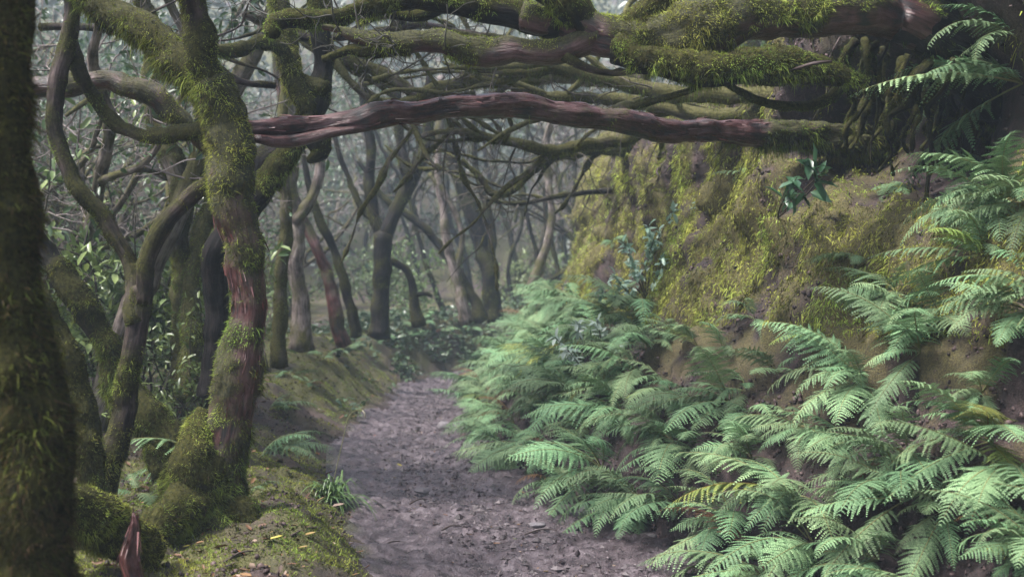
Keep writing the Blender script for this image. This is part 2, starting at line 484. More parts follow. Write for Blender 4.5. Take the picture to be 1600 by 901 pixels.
def leaves(mb, pos, d, nn, length, width, col, fold=.18, curl=.15):
    n = len(pos)
    if n == 0: return
    d = nrm(d); s = nrm(np.cross(d, nn)); up = nrm(np.cross(s, d))
    L, W = length[:, None], width[:, None]
    mid = pos + d * L * .5
    p1 = pos + d * L * .22; p2 = pos + d * L * .68 - up * L * curl * .35
    tip = pos + d * L - up * L * curl
    f = up * W * fold
    V = np.stack([pos, p1 + s * W * .38 + f, p1 - s * W * .38 + f, p2 + s * W * .4 + f, p2 - s * W * .4 + f, tip, p1, p2], 1).reshape(-1, 3)
    k = np.arange(n)[:, None] * 8
    mb.add(V, [k + np.array([[0, 6, 1]]), k + np.array([[0, 2, 6]]), k + np.array([[5, 3, 7]]), k + np.array([[5, 7, 4]]),
               k + np.array([[6, 7, 3, 1]]), k + np.array([[6, 2, 4, 7]])], np.repeat(col, 8, 0))

def spline(ctrl, step):
    c = np.asarray(ctrl, float)
    ext = np.vstack([2 * c[0] - c[1], c, 2 * c[-1] - c[-2]])
    out = []
    for i in range(1, len(ext) - 2):
        p0, p1, p2, p3 = ext[i - 1:i + 3]
        n = max(2, int(np.linalg.norm(p2[:3] - p1[:3]) / step))
        t = np.linspace(0, 1, n, endpoint=False)[:, None]
        out.append(.5 * (2 * p1 + (p2 - p0) * t + (2 * p0 - 5 * p1 + 4 * p2 - p3) * t ** 2 + (3 * p1 - p0 - 3 * p2 + p3) * t ** 3))
    out.append(c[-1:])
    o = np.vstack(out); o[:, 3] = np.maximum(o[:, 3], .0015)
    return o

def frames(p):
    t = nrm(np.gradient(p, axis=0))
    n = np.zeros_like(t)
    a = np.array((0, 0, 1.0)) if abs(t[0, 2]) < .9 else np.array((1.0, 0, 0))
    n[0] = nrm(np.cross(t[0], a))
    for i in range(1, len(p)):
        w = n[i - 1] - t[i] * np.dot(n[i - 1], t[i]); n[i] = w / max(np.linalg.norm(w), 1e-9)
    return t, n, np.cross(t, n)

def tube(mb, ctrl, step=.03, ns=16, rough=.12, ridge=.12, thick=.02, seed=0.0, fine=True, upb=.45, mfreq=5.0, kinky=.55):
    """ctrl rows: x y z radius mossiness.  Returns surface samples for moss."""
    c = spline(ctrl, step)
    p, r, m = c[:, :3], c[:, 3], np.clip(c[:, 4], 0, 1)
    al0 = np.concatenate([[0], np.cumsum(np.linalg.norm(np.diff(p, axis=0), axis=1))])
    if fine:
        kq = np.stack([al0, np.full_like(al0, seed), np.full_like(al0, seed * .7)], 1)
        kink = np.stack([fbm(kq * np.array((3.2, 1, 1)), 3, 3.1 + 7 * q_) for q_ in range(3)], 1)
        p = p + kink * (np.minimum(r, .06) * kinky)[:, None]
        r = r * (1 + .16 * fbm(kq * np.array((5, 1, 1)), 3, 40.0))
    t, n, bn = frames(p)
    th = np.linspace(0, 2 * np.pi, ns, endpoint=False)
    al = np.concatenate([[0], np.cumsum(np.linalg.norm(np.diff(p, axis=0), axis=1))])
    ct, st = np.cos(th), np.sin(th)
    nn = n[:, None, :] * ct[None, :, None] + bn[:, None, :] * st[None, :, None]
    base = p[:, None, :] + nn * r[:, None, None]
    R = np.repeat(r[:, None], ns, 1)
    M = np.zeros_like(R)
    bk = np.stack([r[:, None] * ct[None], r[:, None] * st[None], np.repeat(al[:, None], ns, 1)], -1)
    if fine:
        flat = base.reshape(-1, 3)
        R = R * (1 + rough * fbm(flat * 5, 3, seed + 1).reshape(R.shape))
        tw = al[:, None] * 1.2
        rc = np.stack([np.cos(th[None] + tw) * 1.7, np.sin(th[None] + tw) * 1.7, np.repeat(al[:, None], ns, 1) * 1.6], -1).reshape(-1, 3)
        R = R * (1 + ridge * fbm(rc, 3, seed + 5).reshape(R.shape))
        k = (fbm(flat * mfreq, 3, seed + 9) + .45 * fbm(flat * mfreq * 4, 2, seed + 12)).reshape(R.shape)
        M = np.clip((k * .9 + (m[:, None] * 1.8 - .85) + upb * nn[:, :, 2]) * 1.5 + .5, 0, 1) * (m[:, None] > .02)
        R = R + thick * M * (.55 + .9 * fbm(flat * 13, 3, seed + 3).reshape(R.shape))
    V = p[:, None, :] + nn * R[:, :, None]
    a = np.arange(len(p) * ns).reshape(len(p), ns)
    b2 = np.roll(a, -1, 1)
    Fq = np.stack([a[:-1], b2[:-1], b2[1:], a[1:]], -1).reshape(-1, 4)
    Vf = np.vstack([V.reshape(-1, 3), p[-1:] + t[-1:] * r[-1] * .6, p[:1] - t[:1] * r[0] * .3])
    e = len(Vf) - 2
    cap = np.stack([a[-1], b2[-1], np.full(ns, e)], -1)
    cap2 = np.stack([b2[0], a[0], np.full(ns, e + 1)], -1)
    Mf = np.concatenate([M.ravel(), [M[-1].mean(), M[0].mean()]])
    bkf = np.vstack([bk.reshape(-1, 3), [[0, 0, al[-1]], [0, 0, 0]]]) + seed
    mb.add(Vf, [Fq, cap, cap2], np.stack([Mf, Mf, Mf, np.ones_like(Mf)], -1), bkf)
    return dict(V=V, N=nn, M=M, r=r, al=al)

def fuzz(mb, s, dens, r, ln=.022, wd=.0034, hang=.35, yellow=.5, bright=1.0, under=.0, thr=.35, brown=.15):
    V, N, M = s['V'], s['N'], s['M']
    area = np.sum(2 * np.pi * s['r'][:-1] * np.diff(s['al']))
    n = int(area * dens * 2.4)
    i = r.integers(0, V.shape[0] - 1, n * 2); j = r.integers(0, V.shape[1], n * 2)
    w = s['r'][i] / s['r'].max()
    keep = (r.random(n * 2) < np.maximum(w, .15)) & (M[i, j] > thr - .15 + .6 * r.random(n * 2))
    i, j = i[keep][:n], j[keep][:n]
    f, g = r.random(len(i))[:, None], r.random(len(i))[:, None]
    j2 = (j + 1) % V.shape[1]
    pos = (V[i, j] * (1 - g) + V[i, j2] * g) * (1 - f) + (V[i + 1, j] * (1 - g) + V[i + 1, j2] * g) * f
    nn = nrm(N[i, j] * (1 - g) + N[i, j2] * g)
    k = len(pos)
    lump = .5 + fbm(pos * 9, 2, 77.0) * .6
    L = ln * .50 * np.clip(r.gamma(3, .33, k), .3, 3.0) * np.clip(.5 + lump, .3, 1.9)
    d = nn * .8 + r.normal(0, .55, (k, 3))
    dn = np.clip(-nn[:, 2] + .25, 0, 1)
    d[:, 2] -= hang * (.3 + dn)
    L = L * (1 + under * dn * r.random(k) ** 3 * 2)
    blades(mb, pos - nn * .004, d, L, wd * (.6 + .8 * r.random(k)), moss_col(pos, k, r, yellow, bright, brown), r, sag=hang)

def limb(name, ctrl, parent, m, base, dens=9000, ln=.022, yellow=.5, bright=1.0, r=None, hang=.35, under=.6, flk=0, brown=.15, wd=.0034, **kw):
    r = r or rng
    mb = MB()
    s = tube(mb, ctrl, seed=float(r.random() * 50), **kw)
    o = mb.build(name, m, parent, base=base)
    if flk: flakes(o, s, flk, base, r)
    if dens:
        f = MB(); fuzz(f, s, dens, r, ln=ln, yellow=yellow, bright=bright, hang=hang, under=under, brown=brown, wd=wd)
        f.build('moss', M_moss, o, base=base)
    return o

def px_ctrl(rows):                                # rows px py Y radius_px moss
    out = []
    for a, b_, Y, rp, m in rows:
        out.append([*P(a, b_, Y), rp / F * Y, m])
    return out

def wander(r, p, d, length, r0, r1, n=7, amp=.35, up=.1, moss=.5):
    p = np.array(p, float); d = nrm(np.array(d, float)); out = [[*p, r0, moss]]
    for k in range(1, n):
        d = nrm(d + r.normal(0, amp, 3) + np.array((0, 0, up)))
        p = p + d * length / (n - 1)
        t = k / (n - 1)
        out.append([*p, r0 + (r1 - r0) * t ** .8, moss])
    return out

def twigs_from(mb, r, ctrl, n, L=(.3, .8), r0=.008, lev=1, up=.15, t0=.25, col=(.12, .10, .095), tips=None):
    c = spline(ctrl, .05)
    for _ in range(n):
        i = int((t0 + (1 - t0) * r.random()) * (len(c) - 2))
        ax = nrm(c[i + 1, :3] - c[i, :3])
        d = nrm(np.cross(ax, r.normal(0, 1, 3))) + ax * .6
        ln = r.uniform(*L)
        rr = min(r0, c[i, 3] * .7)
        w = wander(r, c[i, :3], d, ln, rr, rr * .3, 6, .35, up, 0)
        cc = np.array(col) * r.uniform(.6, 1.5)
        tb = MB(); tube(tb, w, .08, 4, fine=False)
        mb.add(tb.V[0], tb.F, np.tile([*cc, 1], (len(tb.V[0]), 1)))
        if tips is not None: tips.append((np.array(w[-1][:3]), nrm(np.array(w[-1][:3]) - np.array(w[-2][:3]))))
        if lev > 1:
            twigs_from(mb, r, w, r.integers(2, 5), (ln * .3, ln * .6), rr * .55, lev - 1, up, .2, col, tips)

def flakes(o, s, n, base, r):
    V, N = s['V'], s['N']
    i = r.integers(0, V.shape[0] - 2, n * 2); j = r.integers(0, V.shape[1], n * 2)
    k = s['M'][i, j] < .3; i, j = i[k][:n], j[k][:n]; m = len(i)
    ax = nrm(V[i + 1, j] - V[i, j]) * np.where(r.random(m) < .5, 1, -1)[:, None]
    d = ax + N[i, j] * r.uniform(-.02, .10, (m, 1)) + r.normal(0, .06, (m, 3))
    pal = np.array([(.20, .10, .10), (.10, .045, .04), (.27, .19, .185), (.05, .02, .02), (.14, .05, .045)])
    c = np.concatenate([pal[r.integers(0, 5, m)] * r.uniform(.7, 1.2, (m, 1)), np.ones((m, 1))], 1)
    mb = MB(); blades(mb, V[i, j] + N[i, j] * .002, d, r.uniform(.02, .11, m), r.uniform(.003, .010, m), c, r, .05)
    tag(mb.build('loose_bark', M_twig, o, base=base), kind='stuff')

# ------------------------------------------------------------------ trees of the near left, traced limb by limb
def tree_of(name, label, cat, base, limbs, group=None):
    t = thing(name, label, cat, base, group)
    for part, m, rows, kw in limbs:
        limb(part, px_ctrl(rows) if len(rows[0]) == 5 and kw.pop('px', True) else rows, t, m, base, **kw)
    return t

r1 = np.random.default_rng(1)
# thick mossy trunk at the very edge
b0 = P(50, 960, 3.2)
tA = tree_of('mossy_tree', 'thick trunk shaggy with brown-green moss, blurred at the very left edge', 'tree', b0, [
    ('trunk', M_dark, [(52, 1010, 3.2, 80, 1), (48, 930, 3.2, 62, 1), (44, 800, 3.2, 60, .95), (34, 650, 3.2, 59, .9), (11, 480, 3.2, 53, .9),
                       (2, 300, 3.2, 52, .95), (-6, 120, 3.2, 49, .95), (-12, -60, 3.2, 47, .95), (-30, -300, 3.2, 44, .9), (-80, -700, 3.3, 34, .8)],
     dict(dens=11000, ln=.034, wd=.0036, yellow=.7, bright=.48, brown=.5, hang=.45, r=r1, step=.025, ns=30, thick=.012, upb=.0, mfreq=9))])

# the leaning tree with red bark showing between pads of moss
b0 = P(315, 835, 5.6)
main = [(318, 850, 5.6, 86, 1), (316, 800, 5.6, 68, 1), (332, 740, 5.6, 50, 1), (352, 680, 5.6, 40, .58), (366, 630, 5.6, 35, .2), (378, 585, 5.6, 32, .62), (385, 530, 5.6, 30, .46),
        (389, 470, 5.6, 27, .28), (382, 405, 5.6, 28, .32), (372, 350, 5.6, 29, .36), (364, 305, 5.6, 31, .75), (358, 255, 5.6, 34, .9), (348, 190, 5.6, 33, .95), (330, 130, 5.6, 31, 1)]
tB = tree_of('mossy_tree', 'leaning tree whose red bark shows between pads of moss, with a swollen mossy foot', 'tree', b0, [
    ('trunk', M_red, main, dict(dens=17000, ln=.026, yellow=.5, bright=1.05, r=r1, step=.022, ns=32, thick=.014, flk=420, hang=.45, under=1.0, upb=.12)),
    ('limb', M_grey, [(345, 175, 5.6, 24, 1), (322, 125, 5.62, 28, 1), (272, 88, 5.65, 24, .95), (215, 42, 5.7, 22, .9), (150, -5, 5.8, 20, .9), (60, -70, 5.9, 17, .9), (-60, -180, 6, 12, .8)],
     dict(dens=15000, ln=.022, yellow=.6, bright=.9, r=r1, ns=18, under=1.4, hang=.6)),
    ('limb', M_grey, [(340, 160, 5.6, 22, 1), (322, 100, 5.55, 21, 1), (308, 45, 5.5, 19, .9), (298, -10, 5.4, 18, .85), (285, -90, 5.3, 15, .85), (290, -220, 5.2, 10, .8)],
     dict(dens=13000, ln=.02, yellow=.6, bright=.85, r=r1, ns=18)),
    ('foot', M_dark, [(330, 820, 5.55, 44, 1), (312, 770, 5.52, 46, 1), (302, 725, 5.5, 38, 1), (302, 690, 5.5, 26, 1), (310, 662, 5.54, 13, 1), (320, 640, 5.58, 5, 1)],
     dict(dens=30000, ln=.026, wd=.0028, yellow=.6, bright=1.1, r=r1, ns=24, thick=.03, hang=.35, under=1.0)),
    ('root', M_dark, [(325, 770, 5.5, 44, 1), (285, 795, 5.38, 34, 1), (262, 815, 5.28, 27, 1), (246, 850, 5.18, 24, 1), (236, 900, 5.12, 26, 1)],
     dict(dens=30000, ln=.026, wd=.0028, yellow=.55, bright=1.0, r=r1, ns=22, thick=.03, hang=.35, under=1.0)),
    ('root', M_dark, [(330, 790, 5.6, 46, 1), (370, 800, 5.55, 30, .9), (400, 830, 5.5, 16, .8), (440, 860, 5.45, 8, .7)],
     dict(dens=16000, ln=.024, yellow=.4, bright=.7, r=r1, ns=16))])

# slender forked tree left of it
b0 = P(165, 800, 5.8)
tC = tree_of('slender_tree', 'slender forked tree with one arm bent over to touch the red-barked trunk', 'tree', b0, [
    ('trunk', M_grey, [(160, 830, 5.8, 26, .9), (168, 770, 5.8, 19, .8), (183, 690, 5.8, 18, .55), (200, 620, 5.8, 18, .55), (213, 560, 5.8, 18, .6), (219, 500, 5.8, 17, .52), (224, 450, 5.8, 15, .52)],
     dict(dens=12000, ln=.02, yellow=.5, bright=.85, r=r1, ns=16, thick=.009, upb=.3)),
    ('limb', M_grey, [(221, 470, 5.8, 14, .46), (228, 420, 5.8, 12, .52), (242, 375, 5.8, 12, .52), (270, 335, 5.78, 13, .6), (305, 303, 5.74, 13, .7), (340, 272, 5.72, 12, .8), (395, 235, 5.9, 9, .8)],
     dict(dens=9000, ln=.014, yellow=.55, bright=.95, r=r1, ns=14, thick=.008)),
    ('limb', M_grey, [(218, 505, 5.8, 13, .52), (205, 455, 5.85, 14, .52), (190, 395, 5.9, 14, .52), (160, 345, 5.9, 14, .52), (118, 295, 5.9, 13, .52), (94, 240, 5.9, 12, .52), (82, 180, 5.9, 12, .52), (97, 110, 5.9, 12, .6), (112, 40, 5.9, 12, .6), (112, -40, 5.9, 11, .6), (90, -160, 5.9, 8, .6)],
     dict(dens=10000, ln=.014, yellow=.55, bright=.7, r=r1, ns=14, thick=.008)),
    ('limb', M_grey, [(110, 20, 5.9, 8, .6), (125, 110, 6.0, 7, .6), (150, 160, 6.1, 8, .7), (180, 200, 6.1, 8, .7), (225, 212, 6.05, 9, .7), (280, 208, 5.9, 10, .8), (330, 200, 5.7, 10, .9)],
     dict(dens=9000, ln=.016, yellow=.5, bright=.8, r=r1, ns=12))])

b0 = P(265, 705, 6.6)
tD = tree_of('mossy_tree', 'dark mossy trunk slanting down from the upper left to a thick furry bole', 'tree', b0, [
    ('trunk', M_dark, [(275, 730, 6.6, 34, 1), (255, 680, 6.6, 30, 1), (220, 640, 6.6, 26, 1), (185, 598, 6.6, 20, .8), (158, 535, 6.6, 20, .6), (125, 465, 6.6, 19, .6), (88, 408, 6.6, 16, .6), (55, 370, 6.6, 14, .6), (0, 330, 6.7, 12, .6), (-90, 260, 6.8, 9, .6)],
     dict(dens=13000, ln=.026, yellow=.6, bright=.85, r=r1, ns=18, hang=.6, under=1.2))])
b0 = P(142, 790, 5.2)
tE = tree_of('mossy_tree', 'thin mossy stem half hidden behind the thick trunk at the left edge', 'tree', b0, [
    ('trunk', M_dark, [(140, 830, 5.2, 26, .9), (140, 760, 5.2, 20, .8), (132, 680, 5.2, 19, .8), (112, 590, 5.2, 17, .75), (84, 515, 5.2, 15, .7), (50, 440, 5.2, 14, .7), (10, 340, 5.3, 12, .7), (-60, 200, 5.4, 10, .7)],
     dict(dens=12000, ln=.02, yellow=.5, bright=.7, r=r1, ns=16))])
b0 = P(130, 820, 4.6)
tag(limb('mossy_log', px_ctrl([(60, 770, 4.4, 26, 1), (115, 795, 4.5, 30, 1), (150, 812, 4.6, 34, 1), (190, 838, 4.7, 32, 1), (235, 872, 4.8, 26, .9)]), None, M_dark, (0, 0, 0),
     dens=30000, ln=.024, wd=.0028, yellow=.45, bright=.9, r=r1, ns=22, thick=.028, hang=.3, under=1.0), 'short moss-covered log lying between the two nearest trunks', 'log')

# dark tree behind the leaning one
b0 = P(335, 590, 7.6)
tG = tree_of('dark_tree', 'nearly black trunk standing behind the red-barked tree and bending right', 'tree', b0, [
    ('trunk', M_dark, [(333, 620, 7.6, 22, .0), (333, 540, 7.6, 20, .0), (334, 450, 7.6, 21, .0), (345, 390, 7.6, 24, .1), (375, 325, 7.6, 25, .1), (412, 262, 7.6, 26, .15), (450, 215, 7.6, 24, .3), (488, 165, 7.6, 22, .45), (508, 105, 7.6, 17, .4), (500, 40, 7.6, 15, .4), (505, -30, 7.6, 13, .5), (530, -160, 7.7, 10, .4)],
     dict(dens=9000, ln=.024, yellow=.45, bright=1.0, r=r1, ns=18)),
    ('limb', M_dark, [(400, 325, 7.5, 10, .2), (415, 295, 7.5, 17, .5), (432, 262, 7.5, 18, .6), (455, 225, 7.5, 14, .6), (480, 180, 7.5, 12, .9), (455, 120, 7.5, 13, .9), (445, 60, 7.6, 14, .8), (430, -20, 7.7, 12, .8)],
     dict(dens=12000, ln=.03, yellow=.45, bright=1.2, r=r1, ns=16, hang=.6)),
    ('burl', M_dark, [(478, 180, 7.45, 10, .8), (492, 215, 7.45, 17, .7), (495, 238, 7.45, 13, .6), (480, 252, 7.45, 4, .6)],
     dict(dens=12000, ln=.02, yellow=.4, bright=1.1, r=r1, ns=14)),
    ('limb', M_grey, [(505, 135, 7.5, 10, .8), (470, 120, 7.5, 9, .8), (440, 75, 7.4, 9, .8), (410, 70, 7.3, 9, .9), (370, 82, 7.2, 8, .9), (325, 78, 7.1, 6, .8)],
     dict(dens=9000, ln=.018, yellow=.4, bright=1.0, r=r1, ns=12))])
b0 = P(300, 570, 8.2)
tree_of('mossy_tree', 'pair of bright mossy stems rising close behind the red-barked tree', 'tree', b0, [
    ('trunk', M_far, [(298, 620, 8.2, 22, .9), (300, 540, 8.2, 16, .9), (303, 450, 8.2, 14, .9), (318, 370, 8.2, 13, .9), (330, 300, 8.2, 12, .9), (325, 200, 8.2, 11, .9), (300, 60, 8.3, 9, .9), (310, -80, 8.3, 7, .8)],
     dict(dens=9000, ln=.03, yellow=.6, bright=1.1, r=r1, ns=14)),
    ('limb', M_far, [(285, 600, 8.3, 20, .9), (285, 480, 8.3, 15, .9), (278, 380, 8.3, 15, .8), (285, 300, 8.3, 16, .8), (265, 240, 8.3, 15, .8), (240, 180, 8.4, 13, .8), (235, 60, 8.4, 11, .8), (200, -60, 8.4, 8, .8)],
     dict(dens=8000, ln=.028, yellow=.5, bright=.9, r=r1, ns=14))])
b0 = P(-60, 150, 6.3)
tag(limb('arching_branch', px_ctrl([(-60, 150, 6.4, 16, .4), (20, 140, 6.4, 16, .4), (90, 132, 6.4, 15, .4), (150, 126, 6.4, 15, .5), (200, 140, 6.4, 15, .5), (255, 160, 6.4, 14, .4), (300, 205, 6.4, 12, .5), (350, 260, 6.5, 8, .5)]), None, M_red, (0, 0, 0),
     dens=9000, ln=.018, yellow=.5, bright=.9, r=r1, ns=14), 'reddish branch arching from the left edge down behind the red-barked trunk', 'branch')

# ------------------------------------------------------------------ trunks across the top
b0 = P(1330, 222, 7.4)
tH = thing('fallen_tree', 'bare reddish trunk lying level across the path from bank to leaning tree', 'fallen tree', b0)
limb('trunk', px_ctrl([(352, 198, 5.75, 10.3, .3), (385, 205, 5.85, 12.9, .1), (450, 203, 6.0, 14.6, 0), (520, 192, 6.1, 15.5, 0), (590, 183, 6.2, 17.2, 0), (660, 172, 6.35, 17.2, 0), (735, 163, 6.5, 18.1, 0), (800, 168, 6.6, 18.1, 0.02), (860, 176, 6.7, 18.1, .05),
                  (940, 187, 6.85, 18.1, .05), (1010, 197, 6.95, 18.9, .25), (1090, 202, 7.05, 18.9, .38), (1160, 203, 7.15, 18.9, .2), (1210, 208, 7.25, 22.4, .75), (1270, 216, 7.4, 23.2, .8), (1350, 225, 7.6, 22.4, .8), (1430, 245, 8.3, 24, .6)]), tH, M_red, b0,
     dens=9000, ln=.028, yellow=.6, bright=.9, r=r1, flk=420, ns=30, step=.02, ridge=.30, rough=.10, thick=.018, hang=.7, under=1.6, upb=.2)
limb('splinter', px_ctrl([(395, 218, 5.8, 6, 0), (450, 222, 5.95, 9, 0), (510, 212, 6.05, 9, 0), (565, 203, 6.12, 7, 0), (620, 190, 6.25, 4, 0)]), tH, M_red, b0, dens=0, r=r1, ns=14, ridge=.3)

b0 = P(1480, 120, 6.4)
tI = thing('overhanging_tree', 'great mossy tree lying out over the path from a dark root mass on the bank', 'tree', b0)
kw = dict(r=r1, ns=22, hang=.4, under=.7)
limb('trunk', px_ctrl([(1560, 85, 6.75, 30, .4), (1500, 55, 6.5, 33, .35), (1430, 34, 6.32, 33, .3), (1400, 28, 6.28, 35, .25), (1340, 24, 6.2, 34, .55), (1260, 26, 6.1, 33, .55), (1180, 28, 6.05, 34, .7), (1110, 40, 6, 40, 1), (1060, 52, 6, 38, 1), (1010, 68, 6, 30, .95), (960, 66, 6.02, 30, .5), (915, 52, 6.05, 30, .35), (865, 38, 6.1, 25, .35), (810, 30, 6.1, 22, .4)]),
     tI, M_red, b0, dens=17000, ln=.03, yellow=.55, bright=1.25, thick=.028, upb=1.0, **kw)
limb('limb', px_ctrl([(880, 45, 6.08, 20, .5), (820, 32, 6.12, 20, .6), (760, 22, 6.1, 20, .65), (700, 8, 6.1, 20, .7), (640, 2, 6.1, 19, .7), (590, 8, 6.1, 14, .75), (540, 22, 6.1, 12, .8), (480, 27, 6.1, 13, .8), (440, 30, 6.1, 12, .85), (422, 42, 6.08, 8, .8), (428, 52, 6.05, 5, .7)]),
     tI, M_dark, b0, dens=14000, ln=.024, yellow=.4, bright=1.3, upb=.9, **kw)
limb('limb', px_ctrl([(930, 60, 6.05, 22, .5), (870, 80, 6.02, 19, .45), (800, 76, 6.0, 18, .5), (740, 73, 6, 19, .65), (680, 70, 6, 18, .7), (630, 70, 6, 15, .7), (590, 68, 6, 12, .75), (560, 62, 6, 9, .7), (530, 48, 6, 6, .6), (505, 45, 6, 3, .4)]),
     tI, M_red, b0, dens=14000, ln=.022, yellow=.55, bright=1.25, upb=1.0, **kw)
limb('limb', px_ctrl([(640, 75, 6, 9, .6), (590, 80, 6, 7, .6), (545, 78, 6, 6, .6), (520, 88, 6, 5, .4), (505, 93, 6, 3, .3)]), tI, M_dark, b0, dens=8000, ln=.014, yellow=.4, bright=1.0, **dict(kw, ns=10))
limb('limb', px_ctrl([(955, 78, 5.98, 22, .7), (1010, 95, 5.9, 20, .9), (1080, 102, 5.85, 22, .95), (1150, 102, 5.8, 24, 1), (1220, 104, 5.85, 26, 1), (1270, 112, 5.95, 22, 1), (1320, 122, 6.1, 14, .9), (1350, 128, 6.2, 8, .8)]),
     tI, M_dark, b0, dens=18000, ln=.03, yellow=.35, bright=1.35, upb=1.1, **kw)
limb('limb', px_ctrl([(930, 45, 6.05, 24, .6), (895, 15, 6.0, 22, .7), (860, -15, 5.95, 20, .7), (800, -60, 5.9, 18, .7), (720, -130, 5.8, 12, .7)]), tI, M_dark, b0, dens=12000, ln=.022, yellow=.4, bright=1.1, upb=.9, **kw)
limb('limb', px_ctrl([(960, 50, 6.1, 20, .7), (1010, 20, 6.1, 22, .8), (1080, -10, 6.1, 24, .8), (1160, -30, 6.1, 26, .8), (1260, -50, 6.2, 26, .8), (1400, -70, 6.3, 28, .8)]), tI, M_dark, b0, dens=12000, ln=.026, yellow=.45, bright=1.2, upb=.9, **kw)
limb('limb', px_ctrl([(830, 20, 6.2, 14, .6), (780, 5, 6.3, 14, .8), (720, -5, 6.4, 13, .8), (650, 25, 6.5, 10, .8), (600, 20, 6.6, 8, .8), (560, 35, 6.7, 5, .7)]), tI, M_dark, b0, dens=11000, ln=.022, yellow=.45, bright=1.2, upb=.9, **kw)
limb('twig', px_ctrl([(990, 168, 6.1, 3, .9), (1030, 155, 6, 4, .9), (1075, 142, 5.9, 4.5, .9), (1115, 122, 5.85, 5, .9), (1150, 140, 5.9, 5, .9), (1195, 160, 6, 6, .9), (1240, 165, 6.1, 7, .9), (1285, 158, 6.3, 9, .9), (1320, 130, 6.5, 10, .9)]),
     tI, M_dark, b0, dens=8000, ln=.010, yellow=.15, bright=.9, thick=.005, **dict(kw, ns=10))
limb('twig', px_ctrl([(1180, 128, 6.0, 2.5, .3), (1230, 112, 5.8, 2.5, .3), (1270, 100, 5.7, 3, .3), (1300, 96, 5.7, 2, .3)]), tI, M_grey, b0, dens=0, **dict(kw, ns=8))
limb('twig', px_ctrl([(880, 85, 6, 6, .5), (900, 100, 6, 5, .6), (950, 112, 6, 5, .6), (1005, 110, 6, 4, .6), (1020, 108, 6, 2, .4)]), tI, M_grey, b0, dens=6000, ln=.012, yellow=.6, bright=1.1, **dict(kw, ns=8))
limb('root_crown', px_ctrl([(1640, 260, 7.0, 60, .4), (1580, 150, 6.8, 62, .45), (1510, 80, 6.5, 52, .4), (1450, 42, 6.35, 40, .4), (1405, 30, 6.3, 32, .3)]), tI, M_dark, b0, dens=7000, ln=.03, yellow=.4, bright=.5, thick=.025, upb=.5, **kw)
# root mass: roots hanging down the bank
for k in range(30):
    a = r1.uniform(1330, 1580); y0 = r1.uniform(60, 120); Y0 = r1.uniform(6.25, 6.9)
    rr = r1.choice([3, 4, 6, 9]) * r1.uniform(.8, 1.2); n_ = 6
    rows = [[a, y0, Y0, rr, .5]]
    L_ = r1.uniform(90, 230)
    for q_ in range(1, n_):
        rows.append([rows[-1][0] + r1.normal(-6, 13), rows[-1][1] + L_ / n_ * r1.uniform(.7, 1.3), rows[-1][2] + r1.normal(.05, .07), rr * (1 - .8 * q_ / (n_ - 1)), .6])
    limb('root', px_ctrl(rows), tI, M_dark, b0, dens=5000, ln=.035, yellow=.5, bright=.6, **dict(kw, ns=9))
mb = MB(); tipl = []
for c in ([(900, 40, 6.1, 20, 0), (700, 10, 6.1, 20, 0), (520, 25, 6.1, 12, 0), (420, 42, 6.1, 8, 0)], [(760, 75, 6, 18, 0), (600, 70, 6, 10, 0), (505, 45, 6, 4, 0)]):
    twigs_from(mb, r1, px_ctrl(c), 16, (.15, .55), .007, 2, .05, .2, (.075, .07, .06), tipl)
mb.build('fine_twigs', M_twig, tI, base=b0)  # thin forking twigs of the great tree

# ------------------------------------------------------------------ procedural trees for the wood behind
def bark_col(n): return np.tile([.0, .0, .0, 1.0], (n, 1))

def proto_tree(seed, h, stems, leafy, twiggy, lean=.25, moss=.5, m=None, r0=.09):
    r = np.random.default_rng(seed)
    tr, tw, cr = MB(), MB(), MB()
    tips, lim = [], []
    for k in range(stems):
        an = r.uniform(0, 6.28)
        d = (math.cos(an) * lean * r.uniform(.4, 1.4), math.sin(an) * lean * r.uniform(.4, 1.4), 1)
        c = wander(r, (math.cos(an) * .12, math.sin(an) * .12, -.25), d, h * r.uniform(.7, 1.05), r0 * r.uniform(.6, 1.1), .03, 9, .20, .06, moss * r.uniform(.5, 1.3))
        tube(tr, c, .09, 9, seed=seed + k * 3.3, thick=.015, ridge=.15); lim.append(c)
        for j in range(r.integers(3, 6)):
            i = r.integers(3, 8); s = np.array(c[i][:3])
            an2 = r.uniform(0, 6.28)
            c2 = wander(r, s, (math.cos(an2), math.sin(an2), r.uniform(.1, .9)), h * r.uniform(.25, .5), c[i][3] * .62, .012, 8, .34, .05, moss)
            tube(tr, c2, .1, 7, seed=seed + j * 5.1, thick=.01); lim.append(c2)
    for c in lim:
        twigs_from(tw, r, c, twiggy, (.4, 1.3), .012, 3, .08, .25, (.22, .185, .175), tips)
    if leafy and tips:
        P_, D_ = np.array([t[0] for t in tips]), np.array([t[1] for t in tips])
        k = r.integers(0, len(P_), leafy)
        pos = P_[k] + r.normal(0, .09, (leafy, 3)); d = D_[k] + r.normal(0, .8, (leafy, 3)); d[:, 2] -= .2
        nn = r.normal(0, .6, (leafy, 3)); nn[:, 2] += 1
        g = np.clip(r.normal(.5, .22, (leafy, 1)), 0, 1)
        col = np.array((.030, .062, .028)) * (1 - g) + np.array((.10, .17, .075)) * g
        ll = r.uniform(.05, .12, leafy)
        leaves(cr, pos, d, nn, ll, ll * .42, np.concatenate([col, np.ones((leafy, 1))], 1))
    t = thing('tree', 'x', 'tree')
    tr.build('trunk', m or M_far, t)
    tw.build('fine_twigs', M_twig, t)  # thin forking twigs, any leaves are in the crown mesh
    cr.build('crown', M_leaf, t)
    return t

